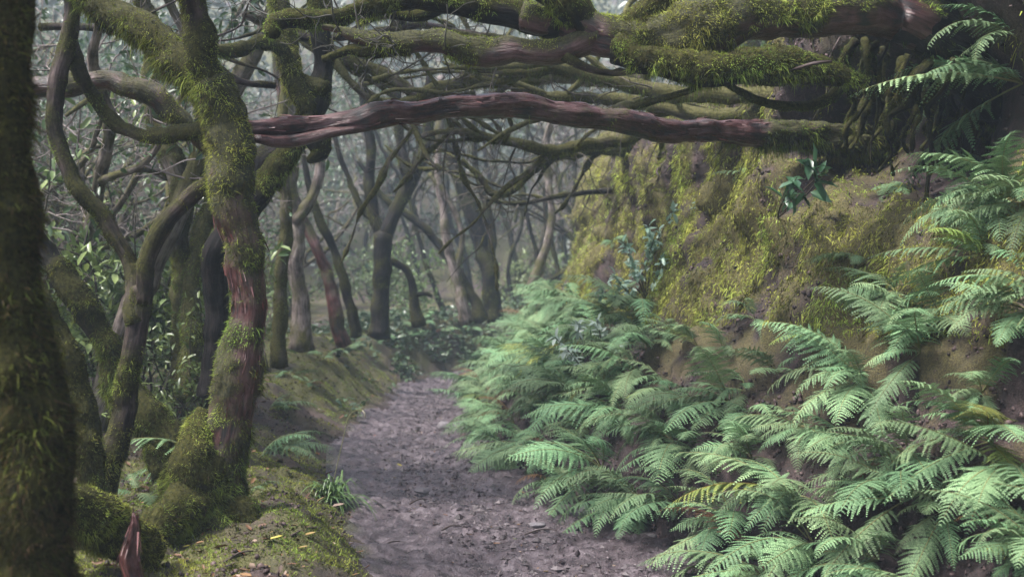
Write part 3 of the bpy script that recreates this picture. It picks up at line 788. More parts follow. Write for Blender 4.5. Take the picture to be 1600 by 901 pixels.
PRO = [proto_tree(101, 6.5, 3, 900, 7, .30, .55), proto_tree(102, 7.5, 2, 3200, 6, .22, .45), proto_tree(103, 5.5, 4, 500, 7, .45, .65),
       proto_tree(104, 8.0, 1, 4200, 9, .15, .4, r0=.13), proto_tree(105, 6.0, 2, 300, 9, .55, .7)]
for t in PRO: t.location = (0, -300, -100)
used = [False] * len(PRO)
KIND = ['twisted', 'leafy', 'many-stemmed', 'straight', 'sprawling']

def plant_tree(k, x, y, rz, s, label, group=None, name='laurel_tree', tilt=(0, 0)):
    o = copy_tree(PRO[k]) if used[k] else PRO[k]
    used[k] = True
    o.name = name
    o.location = (x, y, drop(x, y)); o.rotation_euler = (tilt[0], tilt[1], rz); o.scale = (s, s, s)
    tag(o, label, 'tree', group)
    return o

r2 = np.random.default_rng(5)
n_bg = 0
spots = []
def try_spot(x, y, gap):
    if any((x - a) ** 2 + (y - b_) ** 2 < gap * gap for a, b_ in spots): return False
    spots.append((x, y)); return True
for _ in range(900):                              # left wood
    y = r2.uniform(8.5, 30); x = -r2.uniform(.0, 1) * (.55 * y + 3) - 1.8
    e, s, k = path_dist(np.array([x]), np.array([y]))
    if e[0] < 1.3 or (y < 13 and x > -3.0) or ((x + (1.9 if y < 18 else .8)) / y * F + 800 > 530 and y < 26): continue
    if not try_spot(x, y, 1.25 + .03 * y): continue
    k_ = int(r2.integers(0, 5)); dp = ['front', 'depths'][int(y > 15)]
    plant_tree(k_, x, y, r2.uniform(0, 6.28), r2.uniform(.75, 1.1),
               KIND[k_] + ' mossy tree in the ' + dp + ' of the wood left of the path', KIND[k_] + ' trees in the ' + dp + ' of the left wood')
for _ in range(500):                              # straight ahead, beyond the bend
    y = r2.uniform(22.5, 34); x = r2.uniform(-5, 7)
    if not try_spot(x, y, 2.6) or (abs(x - .5) < 2.4 and y < 27): continue
    k_ = (0, 2, 4)[int(r2.integers(0, 3))]
    plant_tree(k_, x, y, r2.uniform(0, 6.28), r2.uniform(.8, 1.15),
               KIND[k_] + ' misty tree in the wood straight ahead beyond the bend of the path', KIND[k_] + ' misty trees beyond the bend')
for _ in range(300):                              # on top of the bank
    y = r2.uniform(7.5, 28); x = r2.uniform(2.4, 14)
    if x < 3.9 + max(0, (13 - y) * .15) or (y > 15 and x < 5): continue
    if not try_spot(x, y, 1.7): continue
    k_ = int(r2.integers(0, 5))
    plant_tree(k_, x, y, r2.uniform(0, 6.28), r2.uniform(.7, 1.0),
               KIND[k_] + ' mossy tree rooted on top of the bank behind the overhanging trunks', KIND[k_] + ' trees on top of the bank')
print('bg trees', len(spots))

# far trees that can be told apart
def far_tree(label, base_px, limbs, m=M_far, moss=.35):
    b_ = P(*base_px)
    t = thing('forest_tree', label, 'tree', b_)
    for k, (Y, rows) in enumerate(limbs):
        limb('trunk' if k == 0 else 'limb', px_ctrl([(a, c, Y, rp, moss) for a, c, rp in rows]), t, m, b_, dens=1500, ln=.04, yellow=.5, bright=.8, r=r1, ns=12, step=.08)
    return t
far_tree('forked dark tree standing alone in the mist where the path bends', (593, 500, 15.5), [
    (15.5, [(592, 525, 18), (594, 490, 14), (596, 440, 13), (598, 400, 14), (600, 365, 15)]),
    (15.5, [(600, 380, 11), (612, 345, 11), (632, 300, 11), (652, 258, 12), (668, 215, 9), (672, 120, 7)]),
    (15.6, [(598, 375, 9), (585, 335, 9), (578, 290, 8), (580, 230, 8), (570, 160, 7), (560, 60, 6)]),
    (15.7, [(590, 345, 6), (565, 325, 5), (545, 280, 4), (530, 240, 4), (515, 190, 3)]),
    (15.4, [(640, 285, 9), (632, 250, 9), (625, 215, 8), (615, 140, 6)])], M_dark)
far_tree('slanting trunk leaning left across the haze right of the forked tree', (742, 480, 18), [
    (18, [(752, 500, 12), (738, 465, 9), (712, 420, 8), (680, 375, 7), (645, 342, 6), (600, 310, 4), (560, 250, 3)])], M_dark)
far_tree('pale slim trunk rising steeply beside the slanting misty trunk', (725, 480, 17), [
    (17, [(730, 505, 11), (718, 450, 8), (700, 395, 7), (690, 320, 6), (684, 240, 6), (690, 120, 5)]),
    (17, [(712, 430, 5), (722, 370, 4), (700, 310, 4), (670, 270, 3)])])
far_tree('thick leaning trunk in the mist just left of the bank', (768, 475, 19), [
    (19, [(775, 500, 16), (768, 455, 13), (757, 400, 12), (742, 340, 12), (722, 290, 11), (702, 240, 9), (690, 150, 7)]),
    (19, [(760, 420, 8), (768, 360, 7), (752, 300, 6), (740, 240, 5), (745, 150, 4)])], M_dark)
far_tree('curved grey stem nearest the far end of the bank', (835, 430, 17.5), [
    (17.5, [(826, 450, 8), (845, 410, 7), (858, 360, 6), (860, 300, 6), (852, 240, 5), (868, 150, 4)])])
far_tree('small gnarled tree with a crooked top beside the forked misty tree', (652, 490, 16), [
    (16, [(655, 510, 10), (648, 470, 7), (645, 440, 6), (630, 418, 5), (605, 405, 4)]),
    (16, [(647, 462, 4), (662, 458, 3), (675, 462, 2)])], M_dark)
far_tree('reddish slim trunk leaning left above the mossy mound', (528, 515, 13.5), [
    (13.5, [(535, 540, 13), (525, 490, 10), (508, 430, 9), (490, 380, 9), (472, 340, 9), (455, 290, 8), (440, 200, 7), (430, 80, 5)])], M_red)
far_tree('upright grey trunk directly right of the red-barked tree', (468, 520, 12.5), [
    (12.5, [(470, 545, 19), (466, 490, 14), (462, 420, 13), (458, 340, 12), (452, 280, 11), (455, 200, 9), (440, 80, 7)]),
    (12.5, [(460, 350, 9), (480, 320, 9), (496, 285, 8), (505, 240, 6), (520, 180, 4)])])
far_tree('dark narrow trunk tilting left between the grey and the forked tree', (560, 500, 14.5), [
    (14.5, [(556, 525, 9), (540, 440, 7), (520, 380, 6), (498, 340, 6), (485, 300, 5), (470, 220, 4)])], M_dark)
far_tree('mossy light green stem close by the right side of the red-barked tree', (440, 540, 10.5), [
    (10.5, [(436, 570, 13), (438, 520, 9), (436, 460, 9), (442, 400, 8), (448, 330, 8), (440, 240, 7), (448, 100, 6)])], M_far, .85)

rf = np.random.default_rng(91)
for k in range(16):
    Y_ = rf.uniform(20, 29); x_ = rf.uniform(560, 930); ln_ = rf.uniform(-150, 40); w_ = rf.uniform(3, 6)
    gy_ = 450 - (drop((x_ - 800) / F * Y_, Y_) - CAM_H) / Y_ * F
    t_ = far_tree('slim leaning stem fading into the mist straight ahead', (x_, gy_, Y_), [
        (Y_, [(x_ + 4, gy_ + 12, w_ * 1.4)] + [(x_ + ln_ * u_ ** 1.3 + rf.normal(0, 7), gy_ - 340 * u_, w_ * (1 - .5 * u_)) for u_ in (.2, .4, .6, .8, 1.0)]),
        (Y_, [(x_ + ln_ * .3, gy_ - 140, w_ * .6), (x_ + ln_ * .3 + rf.normal(0, 40), gy_ - 200, w_ * .5), (x_ + ln_ * .3 + rf.normal(0, 80), gy_ - 280, w_ * .3)])], M_dark)
    tag(t_, group='slim stems in the mist')

# boughs arching over the path behind the red trunk
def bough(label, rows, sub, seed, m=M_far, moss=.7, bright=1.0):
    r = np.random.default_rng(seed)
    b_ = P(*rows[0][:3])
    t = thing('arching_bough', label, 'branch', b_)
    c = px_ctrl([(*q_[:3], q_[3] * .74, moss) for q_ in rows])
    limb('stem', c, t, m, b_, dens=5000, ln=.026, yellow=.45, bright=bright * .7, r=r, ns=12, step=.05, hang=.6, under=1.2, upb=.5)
    sp = spline(c, .1)
    mb = MB()
    for k in range(sub):
        i = r.integers(int(len(sp) * .25), len(sp) - 2)
        d = nrm(sp[i + 1, :3] - sp[i, :3]) + r.normal(0, .5, 3) * np.array((1, .5, .9))
        w = wander(r, sp[i, :3], d, r.uniform(.7, 1.9), sp[i, 3] * .38, .004, 8, .20, .0, moss)
        limb('side_branch', w, t, m, b_, dens=3500, ln=.024, yellow=.45, bright=bright * .7, r=r, ns=8, step=.05, hang=.6)
        twigs_from(mb, r, w, 4, (.2, .7), .006, 2, 0, .2, (.07, .06, .05))
    twigs_from(mb, r, c, 6, (.3, .9), .008, 2, 0, .3, (.07, .06, .05))
    mb.build('fine_twigs', M_twig, t, base=b_)  # thin forking twigs of the bough
bough('yellow-mossed bough dipping in a shallow bow just above the red trunk', [(1010, 130, 10.5, 16), (900, 122, 10, 14), (820, 125, 9.5, 13), (740, 128, 9.2, 12), (690, 140, 9, 12), (640, 158, 9, 10), (600, 160, 8.9, 8), (560, 140, 8.8, 6), (520, 90, 8.8, 5)], 6, 21, bright=.95)
bough('pale bough slanting down from upper left behind the red trunk', [(440, 40, 9, 10), (520, 85, 9, 11), (580, 110, 9, 11), (630, 135, 9, 10), (670, 150, 9, 7), (740, 150, 9.2, 5)], 5, 22)
bough('crooked bough looping below the red trunk into the mist', [(1020, 225, 11.5, 14), (940, 235, 11.2, 10), (870, 245, 11, 8), (830, 265, 11, 8), (800, 298, 11, 7), (768, 302, 11, 6), (750, 275, 11, 5), (720, 250, 11, 3)], 6, 23, M_dark, .6, .8)
bough('thin dark bough stretched low across the haze beside the bank', [(990, 300, 12.5, 8), (930, 300, 12.4, 6), (870, 308, 12.3, 5), (810, 318, 12.2, 4), (760, 312, 12, 3)], 3, 24, M_dark, .3, .6)
bough('mossy bough right under the middle of the red trunk', [(1010, 205, 9.5, 12), (930, 225, 9.3, 11), (850, 232, 9.2, 9), (770, 215, 9.1, 8), (700, 205, 9, 6), (650, 215, 9, 4)], 5, 25, M_far, .8)
bough('mossy bough between the great tree and the red trunk', [(1240, 150, 7.8, 18), (1120, 150, 8, 16), (1020, 140, 8.2, 14), (940, 118, 8.3, 12), (880, 110, 8.4, 10), (800, 115, 8.5, 8), (730, 105, 8.6, 5)], 7, 26, M_far, .9, 1.0)
bough('olive bough sagging toward the top of the mossy wall', [(1200, 170, 8.5, 14), (1100, 180, 8.6, 13), (1000, 160, 8.8, 11), (930, 150, 9, 9), (860, 150, 9, 7), (800, 140, 9, 4)], 6, 27, M_far, .9, .8)
bough('grey bare bough high between the dark tree and the great tree', [(380, 20, 8.5, 9), (470, 60, 8.6, 9), (560, 55, 8.7, 8), (640, 40, 8.8, 8), (720, 50, 9, 6), (800, 60, 9, 4)], 5, 28, M_grey, .25, .8)
bough('bare grey bough crossing level behind the fork of the red-barked tree', [(60, 45, 7.5, 6), (130, 42, 7.5, 8), (200, 48, 7.5, 8), (280, 60, 7.6, 7), (360, 120, 7.7, 7), (430, 135, 7.8, 5)], 4, 29, M_grey, .2, .8)

# ------------------------------------------------------------------ ferns
def make_frond(seed, droop, width, stipe=.14, pitch=.9, npn=25):
    r = np.random.default_rng(seed)
    t = np.linspace(0, 1, 60)
    ang = pitch - droop * t ** 1.2
    x = np.concatenate([[0], np.cumsum(np.cos(ang[:-1]))]) / 59; z = np.concatenate([[0], np.cumsum(np.sin(ang[:-1]))]) / 59
    y = .05 * r.normal() * t ** 2
    mb = MB()
    g1, g2 = np.array((.078, .160, .074)), np.array((.188, .298, .150))
    tb = MB()
    tube(tb, [[x[i], y[i] if np.ndim(y) else 0, z[i], .0065 * (1 - .8 * t[i]), 0] for i in range(0, 60, 6)], .05, 5, fine=False)
    mb.add(tb.V[0], tb.F, np.tile((.16, .17, .07, 1), (len(tb.V[0]), 1)))
    VV, CC = [], []
    for k in range(npn):
        u_ = (k + .3) / npn
        tt_ = stipe + (1 - stipe) * u_ ** .92
        i = tt_ * 59; o = np.array([np.interp(i, range(60), x), np.interp(i, range(60), y), np.interp(i, range(60), z)])
        a = np.interp(i, range(60), ang)
        T = np.array((math.cos(a), 0, math.sin(a))); U = np.array((-math.sin(a), 0, math.cos(a)))
        shape = min(1, .62 + 1.5 * u_) * (1 - u_ ** 1.5) ** .9 + .02
        for sd in (-1, 1):
            pl = width * shape * r.uniform(.9, 1.08)
            fw = .30 + .35 * u_ + r.normal(0, .11)
            D = nrm(np.array((0, sd, 0)) + T * fw + U * r.normal(.06, .05))
            dr = r.uniform(.1, .75)
            m = max(4, int(15 * shape + 2))
            qs = (np.arange(m) + .5) / m
            px_ = o + D * (qs * pl)[:, None] - U * (dr * pl * qs ** 2)[:, None] + T * (.12 * pl * qs ** 2)[:, None]
            Dt = nrm(D[None] - U[None] * (2 * dr * qs)[:, None])
            W = nrm(np.cross(Dt, U))
            ln_ = (pl * .125 * (1 - qs) ** .5 + .003) * r.uniform(.75, 1.15, m)
            hb = pl / m * .46
            for s2 in (-1, 1):
                q0 = px_ - Dt * hb; q1 = px_ + Dt * hb
                dd = W * s2 + Dt * .45 - U * r.uniform(.0, .25)
                tp = px_ + dd * ln_[:, None]
                mid0, mid1 = q0 + dd * (ln_ * .55)[:, None] + Dt * hb * .25, q1 + dd * (ln_ * .55)[:, None] - Dt * hb * .1
                VV.append(np.stack([q0, q1, mid1, tp, mid0], 1).reshape(-1, 3))
                cc = g1 + (g2 - g1) * np.clip(r.normal(.5, .25, (m, 1)), 0, 1)
                CC.append(np.repeat(np.concatenate([cc, np.ones((m, 1))], 1), 5, 0))
    VV, CC = np.concatenate(VV), np.concatenate(CC)
    k = np.arange(len(VV) // 5)[:, None] * 5
    mb.add(VV, [k + np.array([[0, 1, 2, 4]]), k + np.array([[4, 2, 3]])], CC)
    return mb.mesh('frond', M_fern, smooth=False)

FROND = [make_frond(200, 1.2, .20, npn=25), make_frond(201, .9, .24, .12, .7, 24), make_frond(202, 1.5, .19, .16, 1.0, 25), make_frond(203, .7, .22, .2, .5, 22), make_frond(204, 1.9, .20, .12, 1.1, 24),
         make_frond(205, 1.1, .26, .2, .8, 22), make_frond(206, 1.3, .17, .1, .8, 28), make_frond(207, .5, .21, .15, .35, 25), make_frond(208, 1.6, .24, .2, .9, 23)]
# withered fronds: the same shapes in brown
DEAD = []
for k in (2, 4):
    d_ = FROND[k].copy()
    n_ = len(d_.vertices); a_ = np.zeros((n_, 4), np.float32)
    a_[:] = (.15, .085, .04, 1)
    d_.attributes['col'].data.foreach_set('color', a_.ravel()); DEAD.append(d_)
YELL = []
for k in (1, 5):
    d_ = FROND[k].copy()
    n_ = len(d_.vertices); a_ = np.zeros(n_ * 4, np.float32); d_.attributes['col'].data.foreach_get('color', a_)
    a_ = a_.reshape(-1, 4); a_[:, 0] *= 1.35; a_[:, 1] *= 1.02; a_[:, 2] *= .5
    d_.attributes['col'].data.foreach_set('color', a_.ravel()); YELL.append(d_)

r3 = np.random.default_rng(33)
def fern(p, out, size, n, label, group, spread=1.5, pitch=(-.85, .28), dead=.02, yell=.012, sc=(.5, 1.3)):
    t = thing('fern', label, 'fern', p, group)
    t.rotation_euler = (0, 0, out)
    for k in range(n):
        az = spread * (2 * (k + r3.uniform(.1, .9)) / n - 1)
        u_ = r3.random()
        if u_ < dead: me = DEAD[r3.integers(0, 2)]
        elif u_ < dead + yell: me = YELL[r3.integers(0, 2)]
        else: me = FROND[r3.integers(0, len(FROND))]
        f = link('frond', me, t)
        f.rotation_euler = (r3.normal(0, .25), -r3.uniform(*pitch), az)
        s = size * .9 * r3.uniform(*sc); f.scale = (s, s * r3.uniform(.85, 1.15), s)
        f.location = (0, 0, 0)
    return t

def fern_px(px, py, size, n, label, group=None, out=None, lift=0.0, **kw):
    h = hit(px, py)
    p, nn = h[0], h[1]
    if out is None:
        fl = nn if nn[2] > 0 or True else -nn
        if np.dot(fl, p - np.array((0, 0, CAM_H))) > 0: fl = -fl
        out = math.atan2(fl[1], fl[0])
    return fern(p + np.array((0, 0, lift)), out, size, n, label, group, **kw)

G1 = 'pale green fern among the many covering the lower bank along the path'
fcount = 0
Sg = np.arange(0, S[-1], 0.36)
for s_ in Sg:
    i0 = np.argmin(np.abs(S - s_))
    yy = by[i0]
    if yy < 3.2 or s_ > S[np.argmax(by > 18.9)]: continue
    top = 2.1
    d_ = .10
    while d_ < top:
        ds = d_ + r3.uniform(-.08, .08)
        i = np.clip(i0 + r3.integers(-4, 5), 0, len(S) - 1); j = np.argmin(np.abs(pd - ds))
        p = Vb[i * bshape[1] + j]
        qx, qy = 800 + p[0] / p[1] * F, 450 - (p[2] - CAM_H) / p[1] * F
        line = np.interp(qx, [600, 700, 830, 1000, 1080, 1170, 1260, 1330, 1420, 1490, 1560, 1620, 1900], [600, 560, 450, 475, 545, 620, 560, 510, 435, 330, 230, 170, 120])
        d_ += .26 if yy < 11 else .33
        if qy < line + r3.normal(0, 18) or (qy < 400 and qx > 1380 and r3.random() < .35): continue
        out = math.atan2(-ny[i], -nx[i]) + r3.normal(0, .3)
        sz = np.interp(yy, [3, 6, 10, 18], [.58, .60, .62, .66]) * r3.uniform(.6, 1.25)
        if d_ < .2: sz *= .75
        zone = ['near', 'middle', 'far'][int(yy > 6.5) + int(yy > 11)]
        row = ['overhanging the path edge', 'half way up the slope', 'along the top of the slope'][int(ds > .3) + int(qy < line + 75)]
        lb = {'near': 'big pale fern ', 'middle': 'arching pale fern ', 'far': 'small misty fern '}[zone] + row + ' at the ' + zone + ' part of the bank'
        fern(p, out, sz, 10 if yy < 11 else 7, lb, 'ferns ' + row + ', ' + zone + ' bank', 1.15)
        fcount += 1
    print('ferns', fcount)

# ferns that stand apart
UQ = [
    (1590, 60, .62, 4, 'fern arching left from the top right corner above the dark hollow', dict(spread=.5, dead=0)),
    (1598, 130, .95, 8, 'large fern drooping at the right edge below the top corner', dict(spread=.8, dead=0)),
    (1500, 140, .52, 7, 'small bright fern hanging beside the dark hollow', dict(spread=.7, pitch=(-1.1, -.4))),
    (1455, 240, .52, 7, 'fern hanging down the mossy wall below the dark hollow', dict(spread=.6, pitch=(-1.2, -.5))),
    (1390, 285, .35, 4, 'small fern lying flat on yellow moss left of the hanging fern', dict(spread=.9, pitch=(-.9, -.3))),
    (1340, 400, .36, 5, 'small fern in the middle of the yellow moss', dict(spread=1.0, pitch=(-.9, -.2))),
    (1540, 400, .60, 7, 'broad fern jutting left below the brown bare bank at the right edge', dict(spread=1.2)),
    (1180, 500, .38, 6, 'fern at the top of the slope under the bare brown soil', dict()),
    (1090, 540, .40, 6, 'fern rising in front of the bare brown soil', dict()),
    (1005, 440, .36, 5, 'upper fern against the mossy wall near the pale sapling', dict()),
    (1160, 270, .26, 4, 'tiny fern near the top of the mossy wall', dict(pitch=(-1.1, -.3))),
    (960, 380, .34, 5, 'fern perched on the far shoulder of the mossy wall', dict()),
    (1130, 545, .46, 6, 'fern standing at the right foot of the bare brown soil', dict()),
    (1215, 580, .50, 7, 'bushy fern below the small fern under the brown soil', dict()),
    (1165, 610, .48, 7, 'fern covering the hollow just under the bare brown soil', dict()),
    (1290, 530, .46, 6, 'fern spreading over the lower end of the yellow moss', dict()),
    (1400, 455, .50, 7, 'fern hiding the small dark burrow right of the yellow moss', dict()),
    (1470, 330, .44, 6, 'fern drooping from the brown bare bank under the two big corner ferns', dict(spread=.8, pitch=(-1.1, -.4))),
    (1555, 300, .55, 7, 'long fern hanging at the right edge half way up', dict(spread=.8, pitch=(-1.1, -.4))),
]
for a, c, sz, n_, lb, kw in UQ:
    fern_px(a, c, sz, n_, lb, 'ferns set apart on the wall', **kw)
LF = [(262, 640, .7, 6, 'fern with long pale fronds behind the foot of the red-barked tree', dict(out=.3, spread=1.2, pitch=(-.2, .4))),
      (215, 770, .34, 6, 'bluish fern tucked between the slender tree and the mossy foot', dict(out=-.5, spread=2.8)),
      (420, 640, .55, 6, 'fern just right of the red trunk above the low ledge', dict(out=0, spread=1.2, pitch=(-.3, .2))),
      (405, 715, .65, 6, 'fern reaching right from behind the red-barked tree over the ledge', dict(out=0, spread=.7, pitch=(-.3, .1))),
      (392, 775, .3, 5, 'small blue-green fern at the right of the mossy foot', dict(out=-.3, spread=1.2)),
      (620, 505, .5, 6, 'pale fern at the foot of the forked misty tree', dict(out=-1.5, spread=2.5)),
      (330, 560, .45, 6, 'fern behind the dark trunk', dict(out=-1.0, spread=2.0)),
      (170, 650, .4, 6, 'dim fern between the slanting trunk and the slender tree', dict(out=-1.2, spread=2.6))]
for a, c, sz, n_, lb, kw in LF:
    fern_px(a, c, sz, n_, lb, 'ferns on the left ledge', **kw)

for a, c, sz in ((452, 585, .34), (482, 600, .3), (505, 560, .36), (545, 545, .36), (590, 535, .4), (640, 528, .42), (690, 520, .42), (735, 512, .45), (470, 545, .3), (570, 512, .4), (660, 505, .45)):
    fern_px(a, c, sz, 6, 'small fern growing on the mossy ledge that curves round the bend of the path', 'ferns on the far ledge', out=-1.0 + r3.normal(0, .5), spread=2.4, pitch=(-.5, .2))
x_, y_ = (352 - 800) / F * 6.5, 6.5
fern(np.array((x_, y_, drop(x_, y_) + .1)), math.pi * .97, .85, 7, 'long bluish fronds reaching left from behind the red-barked tree', 'ferns on the left ledge', spread=.8, pitch=(-.5, -.1), dead=0, yell=0)

# ------------------------------------------------------------------ broad-leaved saplings and shrubs
def sprig(name, label, base, tipsdef, n, ll, c1, c2, group=None, seed=0, stemr=.006, spread=.05, wd=.45, cat='sapling'):
    r = np.random.default_rng(seed)
    t = thing(name, label, cat, base, group)
    mb, lf = MB(), MB()
    pts, dr = [], []
    for tp in tipsdef:
        tp = np.array(tp)
        mid = (np.array(base) + tp) / 2 + r.normal(0, .05, 3)
        c = [[*base, stemr, 0], [*mid, stemr * .8, 0], [*tp, stemr * .4, 0]]
        tb = MB(); tube(tb, c, .03, 6, fine=False)
        mb.add(tb.V[0], tb.F, np.tile((.05, .04, .03, 1), (len(tb.V[0]), 1)))
        s = spline(c, .01)
        for k in range(n):
            i = int(len(s) * (1 - .55 * r.random() ** 1.6)) - 1
            pts.append(s[i, :3] + r.normal(0, spread * .2, 3)); dr.append(nrm(tp - mid) * .5 + r.normal(0, .8, 3))
    pts, dr = np.array(pts), np.array(dr); m = len(pts)
    nn = r.normal(0, .35, (m, 3)); nn[:, 2] += 1; nn[:, 1] -= .4
    g = np.clip(r.normal(.5, .3, (m, 1)), 0, 1)
    col = np.concatenate([np.array(c1) * (1 - g) + np.array(c2) * g, np.ones((m, 1))], 1)
    L = ll * r.uniform(.6, 1.15, m)
    leaves(lf, pts, dr, nn, L, L * wd, col)
    mb.build('stem', M_twig, t, base=base); lf.build('leaves', M_leaf, t, base=base)
    return t
h = hit(1215, 340)[0]
sprig('laurel_sprig', 'dark glossy laurel sprig sticking out of the mossy wall', h, [h + np.array(P(a, c, 1) - P(1215, 340, 1)) * h[1] * .93 + np.array((-.12, -.5, 0)) for a, c in ((1262, 258), (1232, 318), (1290, 270), (1245, 285))], 11, .135, (.03, .085, .04), (.06, .14, .075), seed=3)
h = hit(1010, 470)[0]
sprig('pale_sapling', 'pale sapling with many small blue-green leaves on the mossy wall', h, [h + (P(a, c, 1) - P(1010, 470, 1)) * h[1] * .95 + np.array((-.14, -.75, 0)) for a, c in ((985, 380), (1020, 350), (1060, 330), (1120, 300), (1045, 400), (1080, 430), (970, 430), (1000, 420), (1100, 340), (950, 455), (1030, 375), (1090, 385))], 34, .085, (.16, .27, .19), (.28, .40, .30), seed=4)
h = hit(930, 570)[0]
sprig('pale_sapling', 'pale grey-leaved sapling among the ferns of the middle bank', h, [h + (P(a, c, 1) - P(930, 570, 1)) * h[1] * .92 + np.array((-.12, -.8, .05)) for a, c in ((880, 525), (915, 505), (945, 500), (900, 545), (980, 540))], 24, .075, (.20, .27, .22), (.32, .38, .34), seed=5)

def laurel_shrub(seed, n=700, h=1.3):
    r = np.random.default_rng(seed)
    t = thing('laurel_shrub', 'x', 'shrub')
    mb, lf = MB(), MB(); tips = []
    for k in range(5):
        an = r.uniform(0, 6.28)
        c = wander(r, (0, 0, -.1), (math.cos(an) * .5, math.sin(an) * .5, 1), h * r.uniform(.7, 1.1), .014, .005, 7, .25, .1, 0)
        tb = MB(); tube(tb, c, .08, 5, fine=False); mb.add(tb.V[0], tb.F, np.tile((.05, .045, .035, 1), (len(tb.V[0]), 1)))
        twigs_from(mb, r, c, 9, (.2, .5), .006, 2, .1, .2, (.05, .045, .035), tips)
    T, D = np.array([q_[0] for q_ in tips]), np.array([q_[1] for q_ in tips])
    k = r.integers(0, len(T), n)
    pos = T[k] + r.normal(0, .05, (n, 3)); d = D[k] + r.normal(0, .7, (n, 3)); nn = r.normal(0, .5, (n, 3)); nn[:, 2] += 1
    g = np.clip(r.normal(.5, .28, (n, 1)), 0, 1)
    col = np.concatenate([np.array((.055, .10, .035)) * (1 - g) + np.array((.22, .30, .10)) * g, np.ones((n, 1))], 1)
    L = r.uniform(.06, .12, n)
    leaves(lf, pos, d, nn, L, L * .42, col)
    mb.build('stems', M_twig, t); lf.build('leaves', M_leaf, t)
    return t
SH = [laurel_shrub(301), laurel_shrub(302, 900, 1.7), laurel_shrub(303, 600, 2.3)]
shused = [0, 0, 0]
def plant_shrub(k, x, y, s, label, group):
    o = copy_tree(SH[k]) if shused[k] else SH[k]
    shused[k] = 1
    o.location = (x, y, drop(x, y)); o.scale = (s, s, s); o.rotation_euler = (0, 0, r3.uniform(0, 6.28))
    tag(o, label, 'shrub', group)
sspots = []
for _ in range(400):
    y = r3.uniform(8, 26); x = -r3.random() * (.5 * y + 2) - 2.0
    e, s, k = path_dist(np.array([x]), np.array([y]))
    if e[0] < (.9 if y < 18 else .4) or (x / y * F + 800 > 430 and y < 17) or any((x - a) ** 2 + (y - c) ** 2 < 1.2 for a, c in sspots): continue
    sspots.append((x, y))
    plant_shrub(int(r3.integers(0, 3)), x, y, r3.uniform(.6, 1.1), 'leafy laurel shrub under the trees left of the path', 'laurel shrubs on the left')
    if len(sspots) > 55: break
k0 = len(sspots)
for _ in range(300):
    y = r3.uniform(21.8, 30); x = r3.uniform(-4, 6)
    if any((x - a) ** 2 + (y - c) ** 2 < 1.3 for a, c in sspots): continue
    sspots.append((x, y))
    plant_shrub(int(r3.integers(0, 3)), x, y, r3.uniform(.7, 1.2), 'misty laurel shrub in the wood beyond the bend of the path', 'laurel shrubs beyond the bend')
    if len(sspots) > k0 + 9: break
for (a, c, Y) in ((140, 260, 8.8), (185, 300, 9.3), (240, 380, 9.6), (110, 420, 8.6), (205, 210, 10)):
    x = (a - 800) / F * Y
    plant_shrub(2, x, Y, r3.uniform(.9, 1.25), 'tall leafy laurel shrub seen between the slender left stems', 'tall laurels behind the left stems')

usp = []
for _ in range(300):
    y = r3.uniform(6.8, 14); x = r3.uniform(2.6, 9)
    if x < 2.75 + max(0, (8 - y) * .3) or any((x - a) ** 2 + (y - c) ** 2 < .9 for a, c in usp): continue
    usp.append((x, y))
    plant_shrub(int(r3.integers(0, 3)), x, y, r3.uniform(.45, .8), 'laurel shrub on top of the bank behind the great overhanging tree', 'laurel shrubs on the bank')
    if len(usp) > 26: break

# grass tuft on the ledge with its nodding stalk
def tuft(label, px, py, n, L, seed, c1, c2, wd=.011):
    r = np.random.default_rng(seed); h_ = hit(px, py, gr_bvh)[0]
    t = thing('grass_tuft', label, 'grass', h_)
    mb = MB()
    for k in range(n):
        an = r.uniform(0, 6.28); e = r.uniform(.35, 1.3)
        d0 = np.array((math.cos(an) * math.cos(e), math.sin(an) * math.cos(e), math.sin(e)))
        l_ = L * r.uniform(.5, 1.1); u_ = np.linspace(0, 1, 7)[:, None]
        c = h_ + r.normal(0, .05, 3) * np.array((1, 1, 0)) + d0 * u_ * l_ - np.array((0, 0, 1)) * (u_ ** 2.2) * l_ * .75
        s = nrm(np.cross(d0, (0, 0, 1.0))) * wd * (1 - u_ ** 2) * .5
        V = np.stack([c - s, c + s], 1).reshape(-1, 3)
        i = np.arange(6)[:, None] * 2
        g = r.random(); cc = np.array(c1) * (1 - g) + np.array(c2) * g
        mb.add(V, [i + np.array([[0, 1, 3, 2]])], np.tile([*cc, 1], (14, 1)))
    mb.build('blades', M_leaf, t, base=h_)
    return t, h_
t, h_ = tuft('tuft of broad grass blades on the edge of the ledge beside the path', 515, 778, 150, .46, 5, (.05, .11, .03), (.12, .20, .06), .016)
mb = MB(); q_ = [h_, P(535, 690, h_[1]), P(545, 650, h_[1]), P(562, 638, h_[1]), P(570, 643, h_[1])]
tube(mb, [[*a, .003, 0] for a in q_], .02, 6, fine=False)
tb = MB(); tube(tb, [[*P(566, 640, h_[1]), .004, 0], [*P(570, 645, h_[1]), .008, 0], [*P(571, 652, h_[1]), .003, 0]], .01, 6, fine=False)
mb2 = MB(); mb2.add(mb.V[0], mb.F, np.tile((.16, .16, .08, 1), (len(mb.V[0]), 1))); mb2.build('stalk', M_twig, t, base=h_)
mb2 = MB(); mb2.add(tb.V[0], tb.F, np.tile((.35, .32, .25, 1), (len(tb.V[0]), 1))); mb2.build('seed_head', M_twig, t, base=h_)

